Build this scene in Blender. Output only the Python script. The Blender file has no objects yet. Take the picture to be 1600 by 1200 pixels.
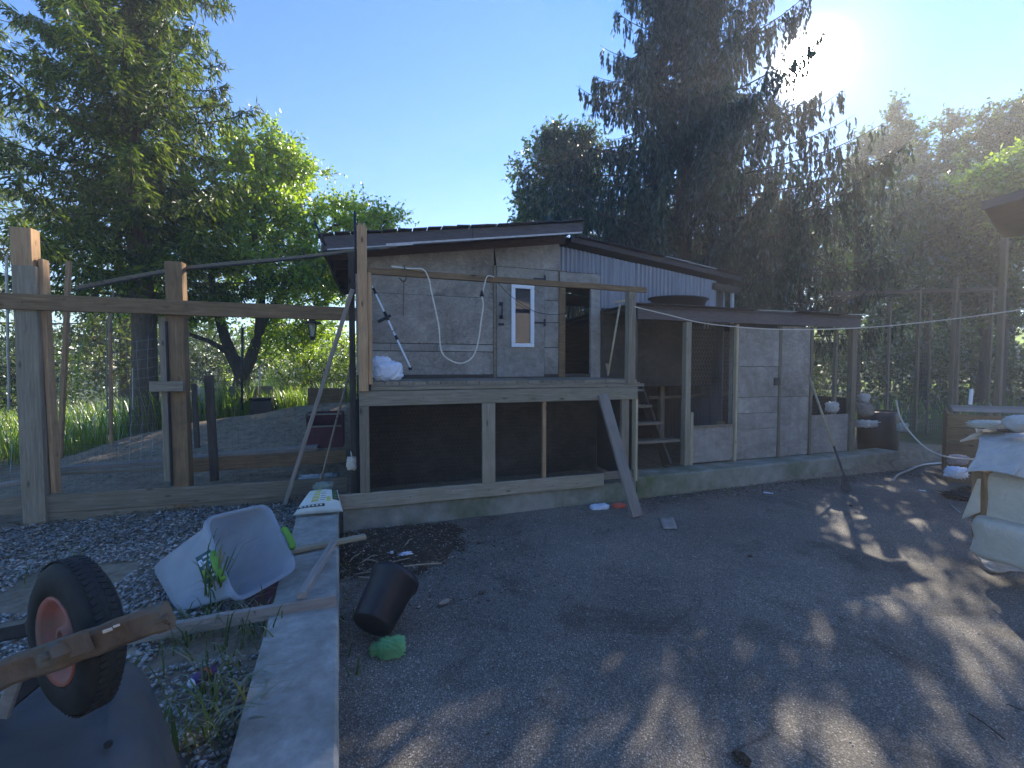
import bpy, math, random
import numpy as np
from mathutils import Vector, Matrix

# ------------------------------------------------------------------ camera, sky, sun, exposure
SC = bpy.context.scene
COL = SC.collection
PITCH = math.atan(27 / 680.0)
YAW = math.radians(17.6)
FPX, HC = 680.0, 1.6
cam_d = bpy.data.cameras.new('camera')
cam_d.sensor_width = 36.0
cam_d.lens = 36.0 * FPX / 1600.0
cam_d.clip_start = 0.05
cam_d.clip_end = 2000
cam = bpy.data.objects.new('camera', cam_d)
COL.objects.link(cam)
cam.location = (0, 0, HC)
cam.rotation_euler = (math.pi / 2 - PITCH, 0, -YAW)
SC.camera = cam


def ray(px, py):
    dx = (px - 800) / FPX
    dy = (600 - py) / FPX
    f = math.cos(PITCH) + dy * math.sin(PITCH)
    u = -math.sin(PITCH) + dy * math.cos(PITCH)
    return Vector((dx * math.cos(YAW) + f * math.sin(YAW), -dx * math.sin(YAW) + f * math.cos(YAW), u))


def atY(px, py, y):
    d = ray(px, py); t = y / d.y
    return Vector((d.x * t, y, HC + d.z * t))


def atZ(px, py, z):
    d = ray(px, py); t = (z - HC) / d.z
    return Vector((d.x * t, d.y * t, z))


def atD(px, py, dist):
    d = ray(px, py); t = dist / (d.x * math.sin(YAW) + d.y * math.cos(YAW))
    return Vector((d.x * t, d.y * t, HC + d.z * t))


SUN = ray(1262, 100).normalized()
sun_az = math.atan2(SUN.x, SUN.y)
sun_el = math.asin(SUN.z)
sl = bpy.data.lights.new('sun', 'SUN')
sl.energy = 3.9
sl.angle = math.radians(0.5)
sl.color = (1.0, 0.9, 0.74)
so = bpy.data.objects.new('sun', sl)
so.rotation_euler = (-SUN).to_track_quat('-Z', 'Y').to_euler()
so.location = (10, 10, 30)
COL.objects.link(so)

W = bpy.data.worlds.new('World')
SC.world = W
W.use_nodes = True
wt = W.node_tree
for n in list(wt.nodes):
    wt.nodes.remove(n)
wo = wt.nodes.new('ShaderNodeOutputWorld')
bg = wt.nodes.new('ShaderNodeBackground')
sky = wt.nodes.new('ShaderNodeTexSky')
sky.sky_type = 'NISHITA'
sky.sun_disc = False
sky.sun_elevation = sun_el
sky.sun_rotation = sun_az
sky.air_density = 1.0
sky.dust_density = 0.0
sky.ozone_density = 3.5
bg.inputs['Strength'].default_value = 0.10
hs = wt.nodes.new('ShaderNodeHueSaturation'); hs.inputs['Saturation'].default_value = 1.38; hs.inputs['Hue'].default_value = .508
wt.links.new(sky.outputs[0], hs.inputs['Color']); wt.links.new(hs.outputs[0], bg.inputs[0])
# the sun's own bright disc and aureole, part of the sky
tc = wt.nodes.new('ShaderNodeTexCoord')
dt = wt.nodes.new('ShaderNodeVectorMath'); dt.operation = 'DOT_PRODUCT'
dt.inputs[1].default_value = SUN
wt.links.new(tc.outputs['Generated'], dt.inputs[0])


def wmath(op, a, b=None):
    n = wt.nodes.new('ShaderNodeMath'); n.operation = op; n.use_clamp = False
    for i, v in enumerate((a, b)):
        if v is None:
            continue
        if isinstance(v, (int, float)):
            n.inputs[i].default_value = v
        else:
            wt.links.new(v, n.inputs[i])
    return n.outputs[0]


ct = wmath('MAXIMUM', dt.outputs['Value'], 0.0)
g1 = wmath('MULTIPLY', wmath('POWER', ct, 3200.0), 30.0)
g2 = wmath('MULTIPLY', wmath('POWER', ct, 220.0), 0.22)
g3 = wmath('MULTIPLY', wmath('POWER', ct, 12.0), 0.0)
gs = wmath('ADD', wmath('ADD', g1, g2), g3)
bg2 = wt.nodes.new('ShaderNodeBackground')
bg2.inputs[0].default_value = (1.0, 0.93, 0.86, 1)
wt.links.new(gs, bg2.inputs[1])
ad = wt.nodes.new('ShaderNodeAddShader')
wt.links.new(bg.outputs[0], ad.inputs[0]); wt.links.new(bg2.outputs[0], ad.inputs[1])
wt.links.new(ad.outputs[0], wo.inputs[0])

SC.view_settings.view_transform = 'Standard'
SC.view_settings.look = 'None'
SC.view_settings.exposure = 1.6
SC.view_settings.gamma = 1.0
SC.view_settings.use_curve_mapping = False
SC.cycles.max_bounces = 8
SC.cycles.transparent_max_bounces = 16
SC.cycles.volume_bounces = 1
SC.cycles.sample_clamp_indirect = 4.0

# ------------------------------------------------------------------ helpers
rng = np.random.default_rng(7)
random.seed(11)
MW = {}


def V(*a):
    return Vector(a)


def reg(o, parent=None, mw=None):
    COL.objects.link(o)
    mw = mw or Matrix.Identity(4)
    if parent is not None:
        o.parent = parent
        o.matrix_parent_inverse = MW[parent.name].inverted()
    o.matrix_basis = mw
    MW[o.name] = mw.copy()
    return o


def thing(name, label, cat, loc, group=None):
    o = bpy.data.objects.new(name, None)
    o.empty_display_size = 0.1
    o['label'] = label; o['category'] = cat
    if group: o['group'] = group
    return reg(o, None, Matrix.Translation(Vector(loc)))


def tag(o, label=None, cat=None, group=None, kind=None):
    if label: o['label'] = label
    if cat: o['category'] = cat
    if group: o['group'] = group
    if kind: o['kind'] = kind
    return o


def add_mesh(name, me, mat, parent=None, mw=None, smooth=False):
    if mat is not None and not me.materials:
        me.materials.append(mat)
    if smooth:
        me.polygons.foreach_set('use_smooth', [True] * len(me.polygons))
    return reg(bpy.data.objects.new(name, me), parent, mw)


def mesh(name, vs, fs, mat, parent=None, smooth=False, centre=True, kind=None):
    """world-space verts; the object's origin goes to their centre"""
    vs = [Vector(v) for v in vs]
    c = Vector((0, 0, 0))
    if centre:
        lo = Vector([min(v[i] for v in vs) for i in range(3)]); hi = Vector([max(v[i] for v in vs) for i in range(3)])
        c = (lo + hi) / 2; c.z = lo.z
    me = bpy.data.meshes.new(name)
    me.from_pydata([v - c for v in vs], [], fs)
    me.update()
    o = add_mesh(name, me, mat, parent, Matrix.Translation(c), smooth)
    if kind: o['kind'] = kind
    return o


class MB:
    def __init__(s):
        s.v = []; s.f = []

    def add(s, vs, fs):
        n = len(s.v)
        s.v.extend(vs); s.f.extend([tuple(i + n for i in f) for f in fs])
        return s

    def build(s, name, mat, parent=None, smooth=False, kind=None):
        return mesh(name, s.v, s.f, mat, parent, smooth, True, kind)


def frame_of(p0, p1, up=None):
    x = (p1 - p0).normalized()
    if up is None:
        up = Vector((0, 1, 0)) if abs(x.z) > 0.8 else Vector((0, 0, 1))
    z = (up - x * up.dot(x)).normalized()
    y = z.cross(x)
    m = Matrix((x, y, z)).transposed().to_4x4()
    m.translation = (p0 + p1) / 2
    return m, (p1 - p0).length


def prism_data(L, w, h, c=0.004, seg=1, wob=0.0, taper=1.0):
    c = min(c, w * .3, h * .3)
    prof = [(-w/2+c, -h/2), (w/2-c, -h/2), (w/2, -h/2+c), (w/2, h/2-c), (w/2-c, h/2), (-w/2+c, h/2), (-w/2, h/2-c), (-w/2, -h/2+c)]
    vs, fs = [], []
    for i in range(seg + 1):
        x = -L/2 + L * i / seg
        oy, oz = (random.uniform(-wob, wob), random.uniform(-wob, wob)) if 0 < i < seg else (0, 0)
        k = 1 + (taper - 1) * i / seg
        for (a, b) in prof:
            vs.append(Vector((x, a * k + oy, b * k + oz)))
    for i in range(seg):
        for j in range(8):
            a = i * 8 + j; b = i * 8 + (j + 1) % 8
            fs.append((a, a + 8, b + 8, b))
    fs.append(tuple(range(8))); n = seg * 8
    fs.append(tuple(n + 7 - j for j in range(8)))
    return vs, fs


def bar(name, p0, p1, w, h, mat, parent=None, up=None, c=0.004, seg=1, wob=0.0, taper=1.0):
    """timber along p0-p1: w = size sideways, h = size along up"""
    p0, p1 = Vector(p0), Vector(p1)
    m, L = frame_of(p0, p1, up)
    vs, fs = prism_data(L, w, h, c, seg, wob, taper)
    me = bpy.data.meshes.new(name); me.from_pydata(vs, [], fs); me.update()
    return add_mesh(name, me, mat, parent, m)


def box(name, lo, hi, mat, parent=None, c=0.004):
    lo, hi = Vector(lo), Vector(hi)
    m = (lo + hi) / 2
    return bar(name, (lo.x, m.y, m.z), (hi.x, m.y, m.z), hi.y - lo.y, hi.z - lo.z, mat, parent, c=c)


def bar_into(mb, p0, p1, w, h, up=None, c=0.003):
    p0, p1 = Vector(p0), Vector(p1)
    m, L = frame_of(p0, p1, up)
    vs, fs = prism_data(L, w, h, c)
    mb.add([m @ v for v in vs], fs)


def tube_data(pts, rad, sides=6, cap=True):
    pts = [Vector(p) for p in pts]
    n = len(pts)
    if not isinstance(rad, (list, tuple)):
        rad = [rad] * n
    vs, fs = [], []
    ref = Vector((0.31, 0.17, 0.93))
    for i, p in enumerate(pts):
        t = (pts[min(i + 1, n - 1)] - pts[max(i - 1, 0)]).normalized()
        a = t.cross(ref)
        if a.length < 1e-3: a = t.cross(Vector((1, 0, 0)))
        a.normalize(); b = t.cross(a)
        for k in range(sides):
            an = 2 * math.pi * k / sides
            vs.append(p + (a * math.cos(an) + b * math.sin(an)) * rad[i])
    for i in range(n - 1):
        for k in range(sides):
            q = (k + 1) % sides
            fs.append((i*sides+k, i*sides+q, (i+1)*sides+q, (i+1)*sides+k))
    if cap:
        fs.append(tuple(range(sides - 1, -1, -1)))
        fs.append(tuple((n - 1) * sides + k for k in range(sides)))
    return vs, fs


def tube(name, pts, rad, mat, parent=None, sides=8, kind=None):
    vs, fs = tube_data(pts, rad, sides)
    return mesh(name, vs, fs, mat, parent, smooth=True, kind=kind)


def spline(ctrl, n=24):
    P = [Vector(p) for p in ctrl]
    P = [P[0] * 2 - P[1]] + P + [P[-1] * 2 - P[-2]]
    out = []
    segs = len(P) - 3
    per = max(2, n // segs)
    for i in range(segs):
        a, b, c, d = P[i:i+4]
        for k in range(per):
            t = k / per
            out.append(0.5 * ((2*b) + (c-a)*t + (2*a-5*b+4*c-d)*t*t + (3*b-a-3*c+d)*t**3))
    out.append(P[-2])
    return out


def np_mesh(name, verts, quads, mat, parent=None, origin=(0, 0, 0), tri=False, kind=None):
    verts = np.asarray(verts, dtype=np.float32) - np.asarray(origin, dtype=np.float32)
    k = quads.shape[1]
    me = bpy.data.meshes.new(name)
    me.vertices.add(len(verts)); me.vertices.foreach_set('co', verts.ravel())
    me.loops.add(quads.size); me.loops.foreach_set('vertex_index', quads.astype(np.int32).ravel())
    me.polygons.add(len(quads))
    me.polygons.foreach_set('loop_start', np.arange(0, quads.size, k, dtype=np.int32))
    me.update(calc_edges=True)
    o = add_mesh(name, me, mat, parent, Matrix.Translation(Vector(origin)))
    if kind: o['kind'] = kind
    return o


def norm(a):
    return a / np.maximum(np.linalg.norm(a, axis=1, keepdims=True), 1e-9)


def leaves(name, C, D, L, Wd, mat, parent=None, origin=(0, 0, 0), kind=None, nrm=None):
    n = len(C)
    D = norm(D)
    R = nrm if nrm is not None else rng.normal(size=(n, 3))
    S = norm(np.cross(D, R)); N = np.cross(S, D)
    L = np.asarray(L).reshape(-1, 1); Wd = np.asarray(Wd).reshape(-1, 1)
    v = np.empty((n, 4, 3))
    v[:, 0] = C
    v[:, 1] = C + D * L * .45 + S * Wd * .5 + N * Wd * .18
    v[:, 2] = C + D * L
    v[:, 3] = C + D * L * .45 - S * Wd * .5 + N * Wd * .18
    q = np.arange(n * 4).reshape(n, 4)
    return np_mesh(name, v.reshape(-1, 3), q, mat, parent, origin, kind=kind)


# ------------------------------------------------------------------ materials
def new_mat(name):
    m = bpy.data.materials.new(name); m.use_nodes = True
    nt = m.node_tree; nt.nodes.clear()
    out = nt.nodes.new('ShaderNodeOutputMaterial')
    return m, nt, out


def N(nt, typ, **kw):
    n = nt.nodes.new(typ)
    for k, v in kw.items():
        if k in n.inputs.keys():
            n.inputs[k].default_value = v
        else:
            setattr(n, k, v)
    print('LEAVES', root.name, n); return n


def ramp(nt, fac, stops, interp='LINEAR'):
    r = nt.nodes.new('ShaderNodeValToRGB'); r.color_ramp.interpolation = interp
    el = r.color_ramp.elements
    while len(el) < len(stops): el.new(0.5)
    for e, (p, c) in zip(el, stops):
        e.position = p; e.color = (*c, 1) if len(c) == 3 else c
    nt.links.new(fac, r.inputs[0])
    return r.outputs[0]


def mixc(nt, fac, a, b, blend='MIX'):
    m = nt.nodes.new('ShaderNodeMix'); m.data_type = 'RGBA'; m.blend_type = blend
    for s, v in ((m.inputs[0], fac), (m.inputs[6], a), (m.inputs[7], b)):
        if isinstance(v, (int, float)): s.default_value = v
        elif isinstance(v, (tuple, list)): s.default_value = (*v, 1) if len(v) == 3 else v
        else: nt.links.new(v, s)
    return m.outputs[2]


def coords(nt, scale=(1, 1, 1), kind='Object', rand=True):
    t = nt.nodes.new('ShaderNodeTexCoord')
    mp = nt.nodes.new('ShaderNodeMapping'); mp.inputs['Scale'].default_value = scale
    nt.links.new(t.outputs[kind], mp.inputs[0])
    if rand:
        oi = nt.nodes.new('ShaderNodeObjectInfo')
        k = nt.nodes.new('ShaderNodeVectorMath'); k.operation = 'SCALE'
        k.inputs[0].default_value = (37.1, 19.7, 53.3)
        nt.links.new(oi.outputs['Random'], k.inputs['Scale'])
        nt.links.new(k.outputs[0], mp.inputs['Location'])
    return mp.outputs[0]


def noise(nt, vec, scale, detail=6, rough=.6, dist=0.0):
    n = nt.nodes.new('ShaderNodeTexNoise')
    n.inputs['Scale'].default_value = scale; n.inputs['Detail'].default_value = detail
    n.inputs['Roughness'].default_value = rough; n.inputs['Distortion'].default_value = dist
    nt.links.new(vec, n.inputs['Vector'])
    return n.outputs['Fac']


def principled(nt, out, col, rough=.8, bump=None, bstr=.3, bdist=.01, metal=0.0, spec=.3, **kw):
    b = nt.nodes.new('ShaderNodeBsdfPrincipled')
    for s, v in (('Base Color', col), ('Roughness', rough), ('Metallic', metal), ('Specular IOR Level', spec)):
        if isinstance(v, (int, float)): b.inputs[s].default_value = v
        elif isinstance(v, (tuple, list)): b.inputs[s].default_value = (*v, 1)
        else: nt.links.new(v, b.inputs[s])
    for k, v in kw.items(): b.inputs[k.replace('_', ' ')].default_value = v
    if bump is not None:
        bp = nt.nodes.new('ShaderNodeBump'); bp.inputs['Strength'].default_value = bstr; bp.inputs['Distance'].default_value = bdist
        nt.links.new(bump, bp.inputs['Height']); nt.links.new(bp.outputs[0], b.inputs['Normal'])
    nt.links.new(b.outputs[0], out.inputs[0])
    return b


def wood(name, light, dark, stain=None, stain_amt=.5, rough=.85, grain=26):
    m, nt, out = new_mat(name)
    v = coords(nt, (1.1, 16, 16)); v2 = coords(nt, (1, 1, 1))
    g = noise(nt, v, grain / 8, 8, .65, .6)
    base = ramp(nt, g, [(.3, dark), (.5, [(a + b) / 2 for a, b in zip(light, dark)]), (.68, light)])
    k = noise(nt, v2, 4.5, 5, .65)
    kk = ramp(nt, k, [(.38, (0, 0, 0)), (.62, (1, 1, 1))])
    base = mixc(nt, .28, base, ramp(nt, k, [(.3, (.25, .23, .2)), (.7, (.9, .88, .84))]), 'MULTIPLY')
    # knots and nail heads
    vo = nt.nodes.new('ShaderNodeTexVoronoi'); vo.inputs['Scale'].default_value = 1
    nt.links.new(coords(nt, (3.2, 9, 9)), vo.inputs['Vector'])
    kn = ramp(nt, vo.outputs['Distance'], [(.05, (1, 1, 1)), (.14, (0, 0, 0))])
    base = mixc(nt, kn, base, [c * .35 for c in dark])
    if stain:
        base = mixc(nt, stain_amt, base, mixc(nt, kk, base, stain))
    oi = nt.nodes.new('ShaderNodeObjectInfo')
    hv = nt.nodes.new('ShaderNodeHueSaturation')
    mr = nt.nodes.new('ShaderNodeMapRange'); mr.inputs['To Min'].default_value = .78; mr.inputs['To Max'].default_value = 1.2
    nt.links.new(oi.outputs['Random'], mr.inputs[0]); nt.links.new(mr.outputs[0], hv.inputs['Value'])
    nt.links.new(base, hv.inputs['Color'])
    principled(nt, out, hv.outputs[0], rough, g, .35, .006)
    return m


def mottled(name, c1, c2, scale=6, rough=.85, bstr=.3, bdist=.01, metal=0.0, stretch=(1, 1, 1), c3=None, s3=1.2, spec=.3, fine=None):
    m, nt, out = new_mat(name)
    v = coords(nt, stretch)
    g = noise(nt, v, scale, 9, .68)
    col = ramp(nt, g, [(.32, c1), (.68, c2)])
    if c3:
        col = mixc(nt, ramp(nt, noise(nt, v, s3, 6, .65), [(.42, (0, 0, 0)), (.66, (1, 1, 1))]), col, c3)
    h = g
    if fine:
        h = noise(nt, v, fine, 4, .7)
    principled(nt, out, col, rough, h, bstr, bdist, metal, spec)
    return m


M = {}
M['grey_wood'] = wood('weathered_grey_wood', (.37, .31, .24), (.17, .14, .105), (.18, .15, .09))
M['deck_wood'] = wood('deck_timber', (.46, .40, .31), (.25, .21, .16), (.17, .16, .09), .45)
M['tan_wood'] = wood('newer_tan_wood', (.55, .36, .20), (.34, .20, .11), None)
M['brown_wood'] = wood('stained_brown_wood', (.38, .25, .135), (.19, .115, .06), (.09, .06, .035), .45)
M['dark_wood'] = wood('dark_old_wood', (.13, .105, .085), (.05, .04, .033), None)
M['pale_wood'] = wood('pale_lath_wood', (.56, .47, .32), (.36, .29, .19), None)
M['plank_wood'] = wood('dusty_plank', (.43, .38, .335), (.24, .21, .185), (.2, .17, .15))
M['moss_concrete'] = mottled('mossy_concrete', (.20, .20, .165), (.34, .33, .28), 5, .95, .5, .01, c3=(.11, .135, .07), s3=1.6)
M['concrete'] = mottled('pale_concrete', (.30, .285, .25), (.45, .43, .39), 14, .92, .7, .008, c3=(.22, .205, .17), s3=3.0)
M['rust'] = mottled('rusty_painted_steel', (.07, .045, .03), (.19, .115, .07), 16, .85, .8, .008, c3=(.13, .115, .09), s3=5)
M['rim'] = mottled('faded_red_rim', (.28, .085, .065), (.38, .14, .105), 9, .6, .2, .003, c3=(.22, .12, .09), s3=6)
M['rubber'] = mottled('black_rubber', (.012, .013, .013), (.025, .026, .026), 30, .75, .3, .003)
M['steel_tray'] = mottled('dark_grey_tray', (.05, .055, .06), (.085, .09, .10), 7, .55, .25, .004, c3=(.10, .085, .07), s3=3)
M['black_plastic'] = mottled('black_plastic', (.012, .012, .016), (.022, .022, .028), 14, .45, .1, .002, spec=.4)
M['dark_metal'] = mottled('dark_metal', (.03, .03, .035), (.06, .06, .065), 20, .5, .1, .002, metal=.5)
M['galv'] = mottled('galvanised_wire', (.32, .33, .34), (.5, .51, .52), 40, .45, .1, .001, metal=.7)
M['dull_wire'] = mottled('dull_old_wire', (.09, .085, .08), (.16, .15, .14), 30, .7, .1, .001, metal=.3)
M['roof_top'] = mottled('asphalt_shingle', (.045, .042, .045), (.11, .10, .105), 60, .95, .5, .004)
M['roof_under'] = mottled('stained_roof_sheathing', (.10, .07, .062), (.17, .125, .11), 6, .9, .3, .003, stretch=(1, 1, 6))
M['fascia'] = mottled('dark_brown_fascia', (.075, .065, .07), (.13, .115, .12), 7, .8, .3, .003, stretch=(1, 6, 6))
M['trim'] = mottled('pale_peeling_trim', (.42, .40, .40), (.58, .56, .57), 12, .7, .3, .003)
M['white'] = mottled('white_vinyl', (.70, .73, .80), (.80, .83, .88), 3, .4, .05, .001)
M['white_bag'] = mottled('white_plastic_sack', (.55, .60, .72), (.74, .78, .86), 5, .5, .4, .01)
M['canvas_grey'] = mottled('grey_canvas', (.40, .39, .37), (.54, .53, .50), 4, .9, .9, .03, fine=9)
M['canvas_cream'] = mottled('cream_fabric', (.50, .44, .35), (.64, .58, .48), 3.5, .9, .9, .03, fine=8)
M['cord'] = mottled('off_white_cord', (.55, .5, .42), (.68, .64, .56), 20, .7, .2, .002)
M['red'] = mottled('red_wrapper', (.5, .07, .04), (.62, .14, .09), 8, .6, .3, .004)
M['maroon'] = mottled('maroon_painted_board', (.085, .03, .035), (.14, .055, .06), 8, .8, .3, .003)
M['green_pl'] = mottled('lime_green_plastic', (.12, .27, .03), (.17, .35, .05), 5, .4, .1, .002)
M['paper'] = mottled('printed_paper', (.56, .58, .52), (.66, .68, .62), 8, .7, .2, .003)
M['ink_yellow'] = mottled('yellow_print', (.50, .47, .10), (.56, .53, .16), 9, .7, .1, .001)
M['ink_black'] = mottled('black_print', (.03, .035, .03), (.06, .07, .06), 9, .7, .1, .001)
M['ink_blue'] = mottled('dark_blue_print', (.02, .07, .09), (.04, .11, .13), 9, .5, .1, .001)
M['tar'] = mottled('black_tar_paper', (.016, .016, .018), (.035, .035, .04), 9, .8, .3, .005)
M['bark'] = mottled('brown_bark', (.075, .055, .04), (.19, .145, .105), 9, .95, .9, .03, stretch=(3, 3, .7))
M['bark_dark'] = mottled('dark_bark', (.04, .034, .028), (.09, .075, .06), 9, .95, .9, .03, stretch=(3, 3, .7))
M['twig'] = mottled('dry_twig', (.22, .17, .12), (.38, .31, .23), 20, .9, .3, .002)
M['purple'] = mottled('purple_can', (.07, .04, .12), (.13, .08, .2), 6, .35, .1, .001)


def osb(name, c1, c2, c3, sc=1.0):
    m, nt, out = new_mat(name)
    v = coords(nt, (1, 1, 1))
    vo = nt.nodes.new('ShaderNodeTexVoronoi'); vo.inputs['Scale'].default_value = 26 * sc; vo.feature = 'F1'
    wv = nt.nodes.new('ShaderNodeMix'); wv.data_type = 'VECTOR'
    nz = nt.nodes.new('ShaderNodeTexNoise'); nz.inputs['Scale'].default_value = 5 * sc
    nt.links.new(v, nz.inputs['Vector'])
    wv.inputs[0].default_value = .22
    nt.links.new(v, wv.inputs[4]); nt.links.new(nz.outputs['Color'], wv.inputs[5])
    mp = nt.nodes.new('ShaderNodeMapping'); mp.inputs['Scale'].default_value = (1, 1, 2.2)
    nt.links.new(wv.outputs[1], mp.inputs[0]); nt.links.new(mp.outputs[0], vo.inputs['Vector'])
    chips = ramp(nt, vo.outputs['Color'], [(.2, c1), (.6, c2), (.95, c3)])
    blot = noise(nt, v, 1.7, 6, .65)
    col = mixc(nt, .55, chips, ramp(nt, blot, [(.3, [c * .6 for c in c1]), (.7, c3)]))
    run = noise(nt, coords(nt, (9, 9, .5)), 1.2, 6, .6)
    col = mixc(nt, .22, col, ramp(nt, run, [(.3, (.35, .33, .31)), (.65, (1, 1, 1))]), 'MULTIPLY')
    st = noise(nt, v, .9, 8, .75, 1.5)
    col = mixc(nt, .55, col, ramp(nt, st, [(.34, (.52, .48, .43)), (.5, (1, 1, 1)), (.68, (1.15, 1.13, 1.1))]), 'MULTIPLY')
    sw = noise(nt, v, 7 * sc, 4, .6, 4.0)
    col = mixc(nt, .5, col, ramp(nt, sw, [(.40, (.72, .70, .68)), (.5, (1.12, 1.1, 1.08)), (.6, (.85, .84, .82))]), 'MULTIPLY')
    principled(nt, out, col, .85, vo.outputs['Color'], .35, .004)
    return m


M['osb'] = osb('weathered_strand_board', (.26, .23, .20), (.37, .33, .29), (.48, .44, .39))
M['ply'] = osb('grey_plywood', (.31, .285, .255), (.37, .34, .31), (.43, .40, .365), .35)
M['dark_ply'] = osb('dark_board', (.05, .046, .04), (.07, .063, .055), (.095, .085, .074), .4)  # below the deck this dark colour stands for shade
M['coop_ply'] = osb('faded_coop_plywood', (.29, .265, .235), (.35, .325, .29), (.41, .385, .345), .4)


def corrugated_mat():
    m, nt, out = new_mat('corrugated_steel')
    v = coords(nt, (1, 1, 1))
    g = noise(nt, coords(nt, (10, 10, .6)), 2, 7, .7)
    col = ramp(nt, g, [(.3, (.17, .175, .20)), (.55, (.26, .27, .31)), (.75, (.30, .29, .30))])
    principled(nt, out, col, .5, g, .1, .002, metal=.35)
    return m


M['corr'] = corrugated_mat()


def asphalt_mat():
    m, nt, out = new_mat('worn_asphalt')
    v = coords(nt, (1, 1, 1), rand=False)
    vo = nt.nodes.new('ShaderNodeTexVoronoi'); vo.inputs['Scale'].default_value = 150; nt.links.new(v, vo.inputs['Vector'])
    stone = ramp(nt, vo.outputs['Color'], [(.0, (.13, .113, .092)), (.5, (.22, .195, .16)), (.8, (.32, .285, .24)), (.9, (.52, .47, .40)), (1, (.78, .72, .63))])
    edge = ramp(nt, vo.outputs['Distance'], [(.25, (1, 1, 1)), (.65, (.45, .45, .45))])
    col = mixc(nt, 1.0, stone, edge, 'MULTIPLY')
    vo2 = nt.nodes.new('ShaderNodeTexVoronoi'); vo2.inputs['Scale'].default_value = 38; nt.links.new(v, vo2.inputs['Vector'])
    big = ramp(nt, vo2.outputs['Distance'], [(.09, (1, 1, 1)), (.16, (0, 0, 0))])
    pick = ramp(nt, vo2.outputs['Color'], [(.66, (0, 0, 0)), (.7, (1, 1, 1))])
    col = mixc(nt, mixc(nt, 1.0, big, pick, 'MULTIPLY'), col, (.36, .35, .33))
    patch = noise(nt, v, .7, 7, .65)
    col = mixc(nt, .75, col, ramp(nt, patch, [(.30, (.50, .50, .52)), (.48, (.85, .85, .86)), (.70, (1.45, 1.42, 1.36))]), 'MULTIPLY')
    dust = ramp(nt, noise(nt, v, 2.4, 8, .75), [(.52, (0, 0, 0)), (.78, (1, 1, 1))])
    col = mixc(nt, mixc(nt, .35, (0, 0, 0), dust), col, (.17, .155, .135))
    stn = ramp(nt, noise(nt, v, 1.5, 9, .7, 1.0), [(.36, (.50, .48, .46)), (.46, (1, 1, 1))])
    col = mixc(nt, .7, col, stn, 'MULTIPLY')
    cr_v = nt.nodes.new('ShaderNodeTexVoronoi'); cr_v.feature = 'DISTANCE_TO_EDGE'; cr_v.inputs['Scale'].default_value = .55
    wv = nt.nodes.new('ShaderNodeTexNoise'); wv.inputs['Scale'].default_value = 3; wv.inputs['Detail'].default_value = 8; nt.links.new(v, wv.inputs['Vector'])
    wm = nt.nodes.new('ShaderNodeMix'); wm.data_type = 'VECTOR'; wm.inputs[0].default_value = .12
    nt.links.new(v, wm.inputs[4]); nt.links.new(wv.outputs['Color'], wm.inputs[5]); nt.links.new(wm.outputs[1], cr_v.inputs['Vector'])
    crk = ramp(nt, cr_v.outputs['Distance'], [(.0, (.35, .34, .33)), (.006, (1, 1, 1))])
    col = mixc(nt, ramp(nt, noise(nt, v, .6, 3, .5), [(.5, (0, 0, 0)), (.58, (.8, .8, .8))]), col, mixc(nt, 1.0, col, crk, 'MULTIPLY'))
    hh = mixc(nt, .5, vo.outputs['Distance'], noise(nt, v, 14, 5, .7))
    principled(nt, out, col, .78, hh, .7, .004, spec=.35)
    return m


M['asphalt'] = asphalt_mat()


def soil_mat(name, c1, c2, c3, sc=9):
    m, nt, out = new_mat(name)
    v = coords(nt, (1, 1, 1), rand=False)
    g = noise(nt, v, sc, 12, .75)
    col = ramp(nt, g, [(.3, c1), (.5, c2), (.7, c3)])
    col = mixc(nt, .5, col, ramp(nt, noise(nt, v, 1.1, 5, .6), [(.35, [c * .6 for c in c2]), (.65, c3)]))
    principled(nt, out, col, .97, noise(nt, v, sc * 4, 8, .8), .9, .02)
    return m


M['soil'] = soil_mat('dry_soil', (.10, .075, .05), (.20, .155, .11), (.31, .25, .18))
M['far_ground'] = soil_mat('grassy_ground', (.035, .05, .015), (.07, .09, .03), (.13, .13, .06), 3)


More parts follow.
